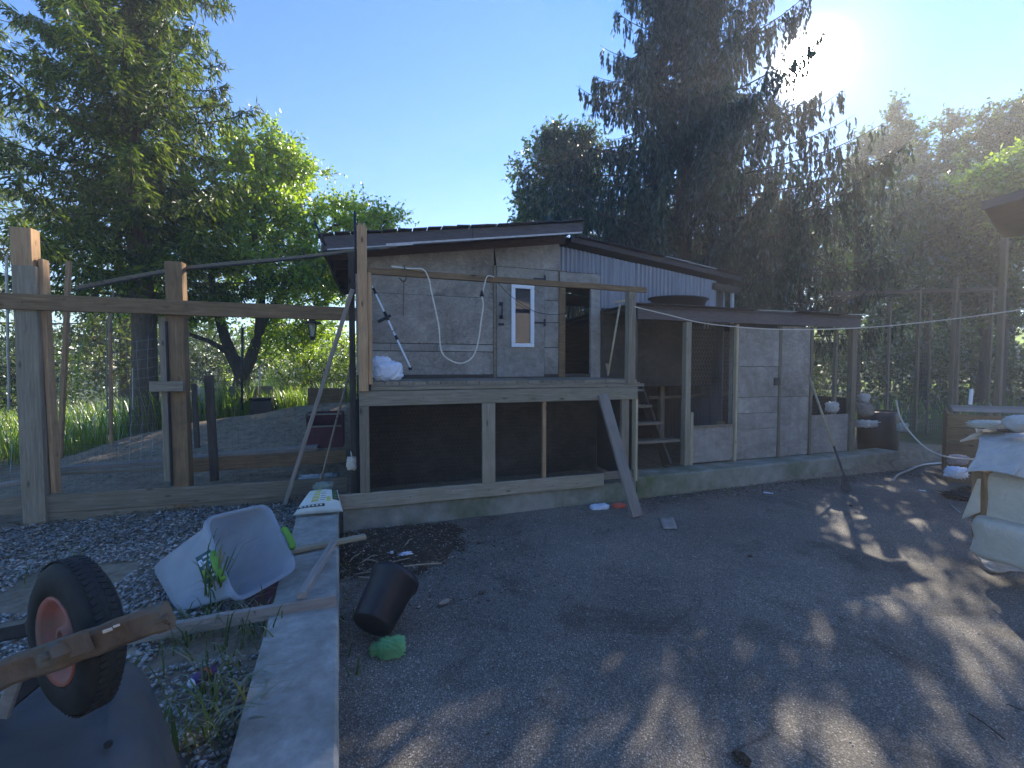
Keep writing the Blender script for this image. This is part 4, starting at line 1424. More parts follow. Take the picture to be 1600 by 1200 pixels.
patch('sticker', .07, .30, .36, .72, .012, M['ink_blue'])
for k in range(5):
    patch('sticker_print', .09, .20 + .02 * (k % 3), .40 + k * .06, .425 + k * .06, .0145, M['white'])
patch('sticker_print', .225, .285, .42, .50, .0145, M['white']); patch('sticker_print', .225, .285, .55, .66, .0145, M['green_pl'])

# ------------------------------------------------------------------ broken wooden frame under the tote
fr_ = thing('broken_frame', 'broken wooden frame lying across the end of the pale concrete wall', 'frame', atZ(450, 900, .2))
bar('rail', atZ(150, 1004, .20), atZ(526, 938, .25), .035, .075, M['plank_wood'], fr_, seg=6, wob=.002)
bar('rail', atZ(420, 868, .25), atZ(571, 838, .245), .06, .03, M['pale_wood'], fr_, seg=4, wob=.002)
bar('cross_piece', atZ(470, 931, .31), atZ(521, 848, .285), .05, .035, M['plank_wood'], fr_)
a = [atZ(372, 955, .19), atZ(470, 930, .20), atZ(512, 860, .20), atZ(420, 880, .19)]
sheet('backing_panel', lambda u, v: a[0].lerp(a[1], u).lerp(a[3].lerp(a[2], u), v), 2, 2, M['maroon'], fr_, .008)
bar('rail', atZ(135, 1012, .15), atZ(300, 975, .15), .03, .05, M['dark_wood'], fr_)
t = thing('wood_offcut', 'small pale offcut of wood on the gravel beside the wheelbarrow', 'offcut', atZ(205, 1022, .14))
bar('offcut', atZ(197, 1016, .15), atZ(214, 1030, .15), .06, .018, M['pale_wood'], t)

# ------------------------------------------------------------------ feed sack on the wall end
fs_ = thing('feed_sack', 'flat printed paper feed sack with yellow lettering lying on the wall corner', 'sack', atZ(495, 790, .22))
q4 = [atZ(458, 805, .25), atZ(536, 799, .25), atY(527, 766, 4.42), atY(484, 768, 4.50)]


def bagf(u, v, off=0.0):
    p_ = q4[0].lerp(q4[1], u).lerp(q4[3].lerp(q4[2], u), v)
    e_ = (max(0, u * (1 - u) * 4) ** .4) * (max(0, v * (1 - v) * 4) ** .4)
    return p_ + V(0, -.01, .055) * e_ + V(0, -.2, 1) * (off + fold(u, v, .006, 2) * e_)


sheet('sack_body', lambda u, v: bagf(u, v), 26, 18, M['paper'], fs_, .02)


def bpatch(u0, u1, v0, v1, mat, nm='print', off=.004):
    sheet(nm, lambda u, v: bagf(u0 + (u1 - u0) * u, v0 + (v1 - v0) * v, off), 8, 4, mat, fs_, .001)


bpatch(.30, .46, .30, .95, M['ink_yellow'])
for k in range(4): bpatch(.315, .445, .38 + k * .14, .42 + k * .14, M['paper'], 'print', .006)
bpatch(.05, .62, .12, .20, M['ink_black'])
for k in range(6): bpatch(.09 + k * .085, .14 + k * .085, .14, .18, M['paper'], 'print', .006)
bpatch(.80, .96, .38, .93, M['ink_black'])
for k in range(4): bpatch(.83, .93, .47 + k * .11, .50 + k * .11, M['green_pl'], 'print', .006)
for k in range(5): bpatch(.50, .50 + .12 + .02 * (k % 2), .34 + k * .09, .355 + k * .09, M['ink_black'], 'print', .005)
bpatch(.66, .75, .30, .50, M['ink_yellow'])
t = thing('green_glove', 'crumpled grey green rag tucked behind the feed sack', 'rag', atY(505, 760, 4.6))
crumple('rag', atY(506, 760, 4.55), (.10, .05, .045), mottled('grey_green_cloth', (.16, .21, .18), (.27, .33, .29), 8), t, .14, 16, 21)

# ------------------------------------------------------------------ things on the asphalt
pt = thing('plant_pot', 'tipped black plastic plant pot on the asphalt by the wall', 'pot', atZ(592, 1005, 0))
pc = atZ(580, 1008, 0) + V(0, 0, .095)
ax0 = c2s(.06, -.02, .35).normalized()
ax0 = (V(0, 0, .52) + c2s(.24, .85, 0)).normalized()
pm = ax0.to_track_quat('Z', 'Y').to_matrix()
prof = [(0, .004), (.105, .004), (.118, .012), (.142, .24), (.155, .245), (.155, .275), (.148, .275), (.136, .235), (.110, .02), (0, .02)]
vs, fs = lathe([(r_ * 1.02, z_ * 1.15) for r_, z_ in prof], pc + V(0, 0, .015), 44, pm)
mesh('pot_body', vs, fs, M['black_plastic'], pt, smooth=True)
t = thing('green_bag', 'crumpled translucent green plastic bag on the asphalt beside the pot', 'plastic bag', atZ(608, 1015, 0))
crumple('bag_body', atZ(612, 1012, .035), (.08, .055, .055), M['green_film'], t, .10, 30, 31, folds=7)
crumple('bag_body', atZ(592, 1014, .02), (.055, .04, .032), M['green_film'], t, .10, 20, 33, folds=7)
t = thing('green_scrap', 'tiny bright green scrap behind the black pot', 'scrap', atZ(592, 908, 0))
crumple('scrap', atZ(592, 908, .015), (.025, .02, .012), M['green_film'], t, .2, 10, 35)
t = thing('paper_scrap', 'crumpled white paper at the foot of the leaning plank', 'paper', atZ(936, 792, 0))
crumple('scrap', atZ(937, 792, .02), (.12, .06, .03), M['white_bag'], t, 0.090, 26, 41, folds=6)
t = thing('red_wrapper', 'red wrapper lying behind the foot of the leaning plank', 'wrapper', atZ(968, 790, 0))
crumple('wrapper', atZ(967, 790, .02), (.085, .05, .025), M['red'], t, 0.090, 24, 43, folds=6)
t = thing('paper_scrap', 'small white paper strip on the asphalt in front of the coop', 'paper', atZ(1200, 770, 0))
bar('scrap', atZ(1193, 769, .012), atZ(1208, 771, .012), .05, .006, M['white_bag'], t)
t = thing('paper_scrap', 'flattened pale paper stain right of the leaning plank foot', 'paper', atZ(1040, 820, 0))
sheet('scrap', lambda u, v: atZ(1030 + 22 * u + 6 * v, 808 + 18 * v, .012 + .004 * math.sin(u * 9)), 5, 4, M['plank_wood'], t, .003)
t = thing('metal_strip', 'short shiny metal strip on the asphalt near the covered stack', 'strip', atZ(1490, 790, 0))
tube('strip', [atZ(1484, 787, .012), atZ(1492, 795, .012), atZ(1500, 801, .012)], .009, M['galv'], t)
t = thing('paper_scrap', 'narrow white scrap beside the garden hose end', 'paper', atZ(1441, 766, 0))
bar('scrap', atZ(1436, 766, .012), atZ(1446, 767, .012), .04, .006, M['white_bag'], t)

cn = thing('pine_cone', 'brown spruce cone lying on the asphalt close to the camera', 'cone', atZ(1160, 1186, 0))
a0, a1 = atZ(1147, 1178, .018), atZ(1173, 1194, .018)
mb = MB(); vs, fs = tube_data([a0, a0.lerp(a1, .3), a0.lerp(a1, .7), a1], [.006, .013, .012, .005], 8); mb.add(vs, fs)
mb.build('core', M['bark'], cn)
n = 150
tt_ = rng.uniform(0, 1, n); an = rng.uniform(0, 6.28, n)
dv = np.array(a1 - a0); L0 = np.linalg.norm(dv); dv = dv / L0
s1 = np.cross(dv, [0, 0, 1]); s1 /= np.linalg.norm(s1); s2 = np.cross(dv, s1)
rad = .013 * np.sin(np.clip(tt_ * .9 + .1, 0, 1) * 3.0) + .002
C = np.array(a0) + dv * L0 * tt_[:, None] + (s1 * np.cos(an)[:, None] + s2 * np.sin(an)[:, None]) * rad[:, None]
D = (s1 * np.cos(an)[:, None] + s2 * np.sin(an)[:, None]) * .8 - dv * .5
leaves('scales', C, D, np.full(n, .012), np.full(n, .011), M['chips'], cn)

t = thing('purple_can', 'crushed purple and red can on the gravel near the concrete wall', 'can', atZ(318, 1055, .15))
a0, a1 = atZ(300, 1068, .17), atZ(332, 1046, .17)
tube('can_body', [a0, a0.lerp(a1, .1), a0.lerp(a1, .45), a0.lerp(a1, .55), a1], [.02, .028, .029, .022, .027], M['purple'], t, 14)
tube('can_band', [a0.lerp(a1, .60), a0.lerp(a1, .78)], .0285, M['red'], t, 14)
tube('can_end', [a0 - (a1 - a0) * .12, a0], [.016, .024], M['white'], t, 14)

# leaning long-handled tool at the coop
tl = thing('long_shovel', 'long handled flat shovel leaning against the coop wall', 'shovel', atZ(1326, 766, 0))
p0 = atZ(1327, 765, .03); p1 = atY(1263, 586, CY - .04); dd = p1 - p0
tube('handle', [p0 + dd * .34, p1], .017, M['pale_wood'], tl)
tube('socket', [p0 + dd * .06, p0 + dd * .36], .014, M['dark_metal'], tl)
bar('blade', p0 + V(-.04, 0, -.02), p0 + dd * .10, .20, .012, M['dark_metal'], tl, up=V(0, -1, .3), taper=.4)

# rope line to the right
t = thing('rope_line', 'thin pale rope sagging from the deck post across to the right', 'rope', (3, 4.5, 2))
cc = [(986, 478, 5.1), (1040, 491, 5.1), (1100, 505, 5.2), (1180, 513, 5.2), (1250, 515, 5.2), (1330, 513, 5.1), (1400, 508, 5.0), (1500, 497, 4.8), (1600, 483, 4.6), (1700, 466, 4.4)]
tube('rope', spline([atD(*c_) for c_ in cc], 60), .0065, M['cord'], t)

# hoses on the ground
t = thing('garden_hose', 'grey garden hose end curving on the asphalt', 'hose', atZ(1400, 745, 0))
cc = [(1395, 752, .02), (1402, 743, .02), (1418, 736, .02), (1440, 727, .03), (1470, 724, .02), (1510, 726, .02), (1545, 730, .02)]
tube('hose', spline([atZ(*c_) for c_ in cc], 36), .016, M['galv'], t)
t = thing('garden_hose', 'thin hose hanging down from the run post to the covered stack', 'hose', atZ(1450, 710, 0))
cc = [(1400, 625, 6.0), (1408, 655, 6.0), (1426, 680, 5.9), (1450, 702, 5.6), (1480, 714, 5.2), (1520, 718, 4.8), (1560, 716, 4.4)]
tube('hose', spline([atD(*c_) for c_ in cc], 36), .010, M['cord'], t)

# ------------------------------------------------------------------ covered stack at the right edge
cs = thing('covered_stack', 'stack of goods under a grey canvas at the right edge with cream wrapped bundles below', 'stack', atZ(1570, 880, 0))
# canvas: top, front drape
e0, e1 = atD(1531, 690, 3.35), atD(1820, 690, 2.75)
b0_, b1_ = atD(1520, 661, 3.85), atD(1820, 655, 3.3)
h0, h1 = atD(1505, 748, 3.25), atD(1830, 752, 2.6)


def drape(u, v):
    if v < .42:
        w_ = v / .42; p_ = b0_.lerp(b1_, u).lerp(e0.lerp(e1, u), w_)
        return p_ + V(0, 0, fold(u * 2.2, w_, .012, 1))
    w_ = (v - .42) / .58
    p_ = e0.lerp(e1, u).lerp(h0.lerp(h1, u), w_)
    out_ = c2s(-.3, -1, 0).normalized()
    hem = .055 * math.sin(u * 7.2 + .6) * w_ ** 2
    return p_ + out_ * (fold(u * 3.0, w_ * .5, .022, 4) * (0.3 + w_) + .03 * math.sin(w_ * 3.14)) + V(0, 0, hem)


sheet('canvas_cover', drape, 90, 60, M['canvas_grey'], cs, .006)
bar('pallet_board', atD(1558, 673, 3.3), atD(1820, 672, 2.8), .10, .02, M['dark_wood'], cs)
crumple('white_bundle', atD(1548, 664, 3.5), (.16, .12, .035), M['canvas_cream'], cs, 0.070, 28, 51, folds=7)
crumple('top_bundle', atD(1600, 662, 3.2), (.12, .10, .06), M['canvas_grey'], cs, .05, 18, 52, folds=3)
sheet('tan_flap', lambda u, v: atD(1500, 688, 3.4).lerp(atD(1533, 672, 3.5), u) + V(0, 0, -.055 * v * (.2 + u)) + V(.01, 0, 0) * math.sin(u * 9), 8, 3, M['canvas_cream'], cs, .006)
bar('leg', atD(1535, 842, 3.35), atD(1535, 735, 3.35), .09, .09, M['brown_wood'], cs)
bar('leg', atD(1740, 960, 2.7), atD(1740, 735, 2.7), .09, .09, M['brown_wood'], cs)
crumple('wrapped_bundle', atD(1606, 782, 3.25), (.24, .24, .21), M['canvas_cream'], cs, .035, 40, 53, folds=2.6, e1=.35, e2=.3)
crumple('wrapped_bundle', atD(1606, 848, 3.15), (.25, .24, .16), M['canvas_cream'], cs, .03, 40, 54, folds=2.2, e1=.35, e2=.3)
sheet('side_flap', lambda u, v: atD(1527, 748, 3.3).lerp(atD(1502, 812, 3.4), v).lerp(atD(1532, 800 - 52 * (1 - v), 3.3), u), 6, 10, M['canvas_cream'], cs, .005)


def footf(u, v):
    a = atZ(1524 + 120 * u, 868 + 12 * u + 6 * math.sin(u * 6), .05)
    b_ = atZ(1540 + 120 * u, 884 + 18 * u ** .7 + 5 * math.sin(u * 8 + 1), .015)
    return a.lerp(b_, v) + V(0, 0, .02 * math.sin(v * 3 + u * 5) + fold(u * 2, v, .01, 6))


sheet('ground_flap', footf, 40, 10, M['canvas_grey'], cs, .008)
t = thing('dark_rubbish', 'dark wet heap of rubbish left of the covered stack', 'heap', atZ(1500, 780, 0))
crumple('heap', atZ(1497, 776, .02), (.16, .14, .06), M['tar'], t, .2, 20, 61, folds=8)
crumple('heap', atZ(1518, 770, .03), (.2, .12, .07), M['dark_wood'], t, .2, 20, 62, folds=8)
t = thing('white_bag', 'blue white plastic bag lying left of the covered stack', 'plastic bag', atZ(1495, 740, 0))
crumple('bag', atD(1494, 738, 4.6), (.11, .08, .06), M['white_bag'], t, 0.100, 26, 63, folds=7)
t = thing('pinkish_rag', 'pale mauve rag behind the white bag', 'rag', atZ(1495, 722, 0))
crumple('rag', atD(1496, 718, 5.2), (.12, .08, .06), mottled('mauve_cloth', (.30, .24, .24), (.42, .36, .36), 8), t, 0.100, 26, 64, folds=7)

# big wooden box behind, with slatted top
wbx = thing('wooden_bin', 'large brown plank bin with a slatted lid behind the covered stack', 'bin', atZ(1560, 700, 0))
f0, f1 = atD(1480, 700, 6.0), atD(1760, 700, 5.0)
gz = f0.z
dirw = Vector((f1.x - f0.x, f1.y - f0.y, 0)); Lw = dirw.length; dirw.normalize(); nw = Vector((-dirw.y, dirw.x, 0))
f0 = Vector((f0.x, f0.y, 0))
for k in range(5):
    z = .10 + k * .19
    bar('plank', f0 + V(0, 0, z), f0 + dirw * Lw + V(0, 0, z), .03, .182, M['brown_wood'], wbx)
    bar('plank', f0 + V(0, 0, z) + nw * .02, f0 + nw * 1.2 + V(0, 0, z), .03, .182, M['brown_wood'], wbx)
for k in range(7):
    a = f0 + dirw * (.05) + nw * (.06 + .18 * k)
    bar('slat', a + V(0, 0, .99), a + dirw * (Lw - .1) + V(0, 0, 1.03), .10, .018, M['plank_wood'], wbx)
bar('upright', atD(1516, 632, 5.9), atD(1518, 608, 5.9), .06, .02, M['white'], wbx)

# ------------------------------------------------------------------ netted run at the right
rn = thing('netted_run', 'tall run of thin posts and netting to the right of the coop', 'fence', (9, 6.5, .1))


def post(x, yt, yb, y, w, mt='grey_wood', nm='post'):
    a = atY(x, yb, y); a.z = .05; b_ = atY(x, yt, y)
    bar(nm, a, Vector((a.x, y, b_.z)), w, w, M[mt], rn)


for (x, yt, y, w) in ((1383, 470, 6.6, .05), (1428, 448, 6.6, .06), (1447, 474, 6.3, .04), (1483, 432, 6.6, .08), (1490, 470, 5.9, .06), (1540, 450, 6.6, .06)):
    post(x, yt, 700, y, w)
a = atY(1300, 459, 6.6); b_ = atY(1560, 452, 6.6)
bar('rail', a, b_, .04, .09, M['dark_wood'], rn)
bar('rail', atY(1290, 466, 7.0), atY(1420, 462, 7.0), .04, .05, M['dark_wood'], rn)
bar('brace', atY(1360, 545, 6.6), atY(1385, 600, 6.6), .03, .03, M['grey_wood'], rn)
net('netting', lambda u, v: Vector((u, 6.62 + .03 * math.sin(u * 3 + v * 4), v)), 7.4, 12.6, .1, 2.2, .08, .08, .0011, rn)
t = thing('black_barrel', 'black plastic barrel inside the netted run', 'barrel', atD(1372, 650, 7.6))
c_ = atD(1372, 655, 7.6); c_.z = .12
vs, fs = lathe([(0, 0), (.27, 0), (.29, .2), (.29, .62), (.27, .70), (.24, .71), (.24, .66), (0, .64)], c_, 24)
mesh('barrel_body', vs, fs, M['black_plastic'], t, smooth=True)
for i, (x, y, dist, s_, mt, lb) in enumerate(((1350, 622, 7.55, .10, 'canvas_grey', 'pale sack lying on top of the black barrel'), (1352, 640, 6.9, .13, 'plank_wood', 'brownish sack lying in front of the barrel in the run'),
                                   (1300, 636, 6.4, .10, 'canvas_grey', 'pale sack inside the open bay of the coop'), (1410, 668, 7.0, .09, 'canvas_grey', 'small pale sack on the ground right of the barrel'),
                                   (1352, 662, 7.0, .2, 'canvas_grey', 'flattened pale sheeting on the ground of the run'))):
    t = thing('plastic_sack', lb, 'sack', atD(x, y, dist))
    crumple('sack_body', atD(x, y, dist), (s_, s_ * .7, s_ * .8 if i != 4 else .06), M[mt], t, 0.100, 24, 70 + i, folds=6)
t = thing('yellow_rag', 'sunlit yellow rag inside the netted bay left of the coop door', 'rag', atY(1124, 660, 5.3))
crumple('rag', atY(1124, 661, 5.3), (.09, .05, .03), M['pale_wood'], t, .2, 14, 80, folds=6)

# canopy roof at the upper right with one post
cr = thing('canopy_roof', 'dark underside of a canopy roof jutting in at the right edge', 'roof', atD(1560, 530, 10))
c1, c2_, c3_, c4_ = atD(1534, 322, 7.2), atD(1900, 215, 5.2), atD(1900, 330, 7.8), atD(1566, 372, 9.6)
sheet('roof_deck', lambda u, v: c1.lerp(c2_, u).lerp(c4_.lerp(c3_, u), v), 6, 6, M['roof_under'], cr, -.06)
bar('edge_board', c1, c2_, .05, .14, M['fascia'], cr)
a = atD(1563, 530, 9.8); a.z = .05
bar('post', a, Vector((a.x, a.y, c4_.z + .05)), .10, .10, M['grey_wood'], cr)
a = Vector((c2_.x, c2_.y, -.05)); bar('post', a, Vector((a.x, a.y, c2_.z)), .16, .16, M['bark_dark'], cr)

# ------------------------------------------------------------------ trees
def poly_tubes(paths, sides=5):
    """paths: list of (pts array (K,3), radii (K,)) -> verts, quads"""
    V_, Q_ = [], []; off = 0
    for P, R in paths:
        P = np.asarray(P, float); R = np.asarray(R, float); K = len(P)
        T = np.gradient(P, axis=0); T = norm(T)
        A = norm(np.cross(T, np.array([.31, .17, .93]) + 0 * T)); B = np.cross(T, A)
        an = np.arange(sides) * 2 * math.pi / sides
        ring = P[:, None] + (A[:, None] * np.cos(an)[None, :, None] + B[:, None] * np.sin(an)[None, :, None]) * R[:, None, None]
        V_.append(ring.reshape(-1, 3))
        i = np.arange(K - 1)[:, None] * sides; k = np.arange(sides)[None]; k2 = (k + 1) % sides
        Q_.append((np.stack([i + k, i + k2, i + sides + k2, i + sides + k], -1)).reshape(-1, 4) + off)
        off += K * sides
    return np.concatenate(V_), np.concatenate(Q_)


def conifer(root, base, H, z0, prof, nb, droop, tip, sp, hang, lsp, ll, lw, mat, bark, r0, lean=(0, 0), side=.4, spread=.45, jit=.2, top_r=.02, zpow=.85):
    base = np.array(base, float)
    K = 11; paths = []
    zt = np.linspace(0, H, 14)
    trunk = np.stack([base[0] + lean[0] * zt / H + .05 * np.sin(zt * .9), base[1] + lean[1] * zt / H + .04 * np.cos(zt * .7), base[2] + zt], -1)
    paths.append((trunk, r0 * (1 - zt / H) ** .8 + top_r))
    paths[0][1][0] *= 1.25
    vs, qs = poly_tubes([paths[0]], 12)
    np_mesh('trunk', vs, qs, bark, root, base)
    bp = []
    C, D, Ls = [], [], []
    ang = rng.uniform(0, 6.28)
    for b_ in range(nb):
        f = (b_ + rng.uniform(0, 1)) / nb
        z = z0 + (H - z0) * f ** zpow
        ang += 2.39996 + rng.normal() * .25
        Lb = prof(z) * rng.uniform(1 - jit, 1 + jit * .7)
        if Lb < .12: continue
        s = np.linspace(0, 1, K)
        t3 = np.interp(z, zt, trunk[:, 0]), np.interp(z, zt, trunk[:, 1])
        dxy = np.array([math.cos(ang), math.sin(ang)]); sw = rng.normal() * .12
        dr = droop * rng.uniform(.7, 1.3) * (1 - .5 * f)
        ox = Lb * s; oy = Lb * sw * s * s
        P = np.stack([t3[0] + dxy[0] * ox - dxy[1] * oy, t3[1] + dxy[1] * ox + dxy[0] * oy, base[2] + z + Lb * (.12 * s * (1 + f) - dr * s ** 1.6 + tip * s ** 4)], -1)
        bp.append((P, (.008 + .0065 * Lb) * (1 - s) ** .8 + .004))
        n = max(3, int(Lb * .88 / sp))
        ss = rng.uniform(.12, 1.0, n)
        ii = ss * (K - 1); i0 = np.clip(ii.astype(int), 0, K - 2); fr_ = (ii - i0)[:, None]
        p = P[i0] * (1 - fr_) + P[i0 + 1] * fr_
        tg = norm(P[i0 + 1] - P[i0])
        sd = norm(np.cross(tg, [0, 0, 1.0])) * rng.choice([-1, 1], n)[:, None]
        hl = rng.uniform(hang[0], hang[1], n) * (1.05 - .55 * ss) * min(1, .35 + Lb / 3)
        sl = side * rng.uniform(.2, 1, n) * (1.1 - .8 * ss) * min(1, .3 + Lb / 3)
        m_ = max(2, int((hang[1] + side) / lsp))
        t_ = (np.arange(m_) + .5) / m_
        T = t_[None, :, None]
        q_ = p[:, None] + sd[:, None] * sl[:, None, None] * T ** .8 + tg[:, None] * (.35 * sl[:, None, None]) * T + np.array([0, 0, -1.0]) * hl[:, None, None] * T ** 1.7
        dd = sd[:, None] * sl[:, None, None] + tg[:, None] * .4 * sl[:, None, None] + np.array([0, 0, -1.0]) * hl[:, None, None] * 1.7 * T ** .7
        ln_ = np.linalg.norm(dd, axis=2, keepdims=True)
        keep = rng.uniform(0, 1, q_.shape[:2]) < np.clip(np.linalg.norm(dd, axis=2) / (m_ * lsp), .25, 1)
        C.append(q_[keep]); D.append((dd / np.maximum(ln_, 1e-6))[keep])
    C = np.concatenate(C); D = np.concatenate(D)
    n = len(C)
    C = C + rng.normal(size=(n, 3)) * .018
    D = D + rng.normal(size=(n, 3)) * spread
    leaves('crown', C, D, ll * rng.uniform(.6, 1.35, n), lw * rng.uniform(.7, 1.3, n), mat, root, base, kind='stuff')
    vs, qs = poly_tubes(bp, 5)
    np_mesh('branches', vs, qs, bark, root, base, kind='stuff')
    print('LEAVES', root.name, n); return n


def broadleaf(root, base, limbs, ells, nclump, ntw, tw_len, lpt, ll, lw, mat, bark, up=.3, shell=.5, br=.014, cyl=12, wind=(0, 0, 0), flat=0):
    """limbs: list of ([pts], r0, r1); ells: list of (centre, radii, weight)"""
    base = np.array(base, float)
    paths = []; nodes = []
    for pts, r0, r1 in limbs:
        P = np.array([list(p) for p in spline(pts, 16)])
        paths.append((P, np.linspace(r0, r1, len(P)))); nodes.append(P)
    vs, qs = poly_tubes(paths, cyl)
    np_mesh('trunk', vs, qs, bark, root, base)
    nodes = np.concatenate(nodes)
    w = np.array([e[2] for e in ells], float); w /= w.sum()
    ch = rng.choice(len(ells), nclump, p=w)
    d = norm(rng.normal(size=(nclump, 3))); r = rng.uniform(0, 1, nclump) ** shell
    cen = np.array([list(ells[i][0]) for i in ch]); rad = np.array([list(ells[i][1]) for i in ch])
    cl = cen + d * rad * r[:, None]
    bp = []
    for c in cl:
        dd = np.linalg.norm(nodes - c, axis=1) + .9 * np.maximum(0, nodes[:, 2] - c[2] + .15)
        k = np.argsort(dd)[rng.integers(0, min(3, len(dd)))]
        a = nodes[k]; mid = (a + c) / 2 + np.array([0, 0, .12 * np.linalg.norm(c - a)]) + rng.normal(size=3) * .06 * np.linalg.norm(c - a)
        s = np.linspace(0, 1, 6)[:, None]
        P = a * (1 - s) ** 2 + mid * 2 * s * (1 - s) + c * s * s
        bp.append((P, np.linspace(br, br * .3, 6)))
        nodes = np.concatenate([nodes, P[2:5]]) if len(nodes) < 3000 else nodes
    # twigs
    tc_ = np.repeat(cl, ntw, axis=0); n = len(tc_)
    outd = norm(np.repeat(cl - cen, ntw, axis=0) + 1e-3)
    td = norm(rng.normal(size=(n, 3)) + outd * .5 + np.array([0, 0, up]) + np.array(wind))
    tl_ = tw_len * rng.uniform(.4, 1.25, n)
    t_ = (np.arange(lpt) + .6) / lpt
    q_ = tc_[:, None] + td[:, None] * tl_[:, None, None] * t_[None, :, None]
    q_ = q_.reshape(-1, 3)
    D = np.repeat(td, lpt, axis=0) * .45 + rng.normal(size=(len(q_), 3)) * .75 + np.array(wind) * .5 + np.array([0, 0, -.15])
    m_ = len(q_)
    keep = rng.uniform(0, 1, m_) < .9
    q_, D = q_[keep], D[keep]; m_ = len(q_)
    leaves('crown', q_ + rng.normal(size=(m_, 3)) * .012, D, ll * rng.uniform(.6, 1.3, m_), lw * rng.uniform(.7, 1.25, m_), mat, root, base, kind='stuff')
    tw = [(np.stack([tc_[i], tc_[i] + td[i] * tl_[i]]), np.array([br * .3, br * .15])) for i in range(0, n, 2)]
    vs, qs = poly_tubes(bp, 4); vs2, qs2 = poly_tubes(tw, 3)
    np_mesh('branches', np.concatenate([vs, vs2]), np.concatenate([qs, qs2 + len(vs)]), bark, root, base, kind='stuff')
    return m_


# the big spruce behind the shed
sb = c2s(5.05, 13.2, .1)
t = thing('spruce_tree', 'huge dark spruce with drooping curtains of needles behind the shed', 'tree', sb)


def sp_prof(z):
    return np.interp(z, [1, 3, 5, 7, 8.5, 10.8, 12.7, 18, 22], [4.5, 5.1, 5.1, 4.4, 3.5, 2.6, 2.1, 1.3, .1])


conifer(t, sb, 22, 2.0, sp_prof, 300, .30, .20, .042, (.35, 1.15), .062, .18, .056, M['spruce'], M['bark_dark'], .30, side=.35, spread=.17, jit=.16, zpow=.95, lean=(.35, -.1))

# the big cedar at the left
cb = Vector((-3.75, 8.9, .45))
t = thing('cedar_tree', 'tall ragged cedar with sunlit trunk rising out of frame at the left', 'tree', cb)
conifer(t, cb, 12.5, 2.1, lambda z: np.interp(z, [2, 3.5, 5.5, 7, 9, 12.5], [1.6, 2.05, 1.5, 1.25, 1.0, .2]), 200, .10, .18, .0135, (.12, .42), .042, .12, .026, M['cedar'], M['bark'], .17, lean=(.1, 0), side=.55, spread=.38, jit=.38)
cb = c2s(-12.4, 9.6, .3)
t = thing('cedar_tree', 'darker cedar with open drooping branches at the left edge', 'tree', cb)
conifer(t, cb, 12, .9, lambda z: np.interp(z, [1, 3, 5, 8, 12], [2.6, 3.0, 2.3, 1.5, .2]), 100, .12, .14, .028, (.12, .50), .05, .13, .030, M['cedar'], M['bark_dark'], .20, side=.5, spread=.38, jit=.45)
cb = c2s(-12.0, 13.5, .3)
t = thing('cedar_tree', 'shorter cedar filling the gap behind the two tall ones', 'tree', cb)
conifer(t, cb, 9.5, .8, lambda z: np.interp(z, [1, 3, 6, 9.5], [2.6, 2.8, 1.9, .2]), 110, .12, .14, .05, (.15, .55), .07, .14, .06, M['cedar'], M['bark_dark'], .18, side=.5, spread=.6, jit=.4)

# apple tree
ab = atY(376, 640, 9.9)
ab.z = .55
t = thing('apple_tree', 'bright green sunlit apple tree with forked dark trunk behind the fence', 'tree', ab)
A0 = ab; fk = atY(378, 585, 9.9)
def ap(x, y, yy=9.9): return atY(x, y, yy)
limbs = [([A0, ap(376, 612), fk, ap(362, 555), ap(343, 500, 9.8), ap(330, 430, 9.7), ap(345, 340, 9.9)], .19, .03),
         ([fk, ap(392, 560), ap(405, 520), ap(425, 480, 10.1), ap(470, 440, 10.3), ap(520, 425, 10.5)], .13, .02),
         ([ap(405, 520), ap(408, 450), ap(398, 370), ap(400, 290, 10.2), ap(425, 220, 10.3)], .09, .015),
         ([ap(425, 480, 10.1), ap(470, 400, 10.3), ap(520, 355, 10.5), ap(590, 335, 10.6)], .06, .012),
         ([ap(362, 555), ap(330, 535, 9.5), ap(290, 520, 9.3), ap(260, 505, 9.2)], .06, .015)]
ells = [(ap(345, 330, 10.0), (1.15, 1.2, .95), 2.6), (ap(430, 330, 10.2), (1.05, 1.2, .9), 2.6), (ap(400, 430, 9.9), (1.5, 1.3, .8), 2.4), (ap(500, 420, 10.4), (1.0, 1.0, .8), 2.6),
        (ap(385, 235, 10.2), (.60, .6, .55), .8), (ap(430, 240, 10.2), (.35, .4, .65), .5), (ap(460, 262, 10.3), (.6, .5, .35), .7), (ap(560, 345, 10.5), (.95, .6, .4), 1.4), (ap(300, 480, 9.6), (.9, .8, .5), 1.0), (ap(610, 350, 10.6), (.45, .3, .16), .15),
        (ap(460, 520, 10.6), (1.0, .8, .6), 1.2)]
broadleaf(t, A0, limbs, ells, 700, 8, .40, 11, .085, .048, M['apple'], M['bark_dark'], up=.35, shell=.6, br=.012)

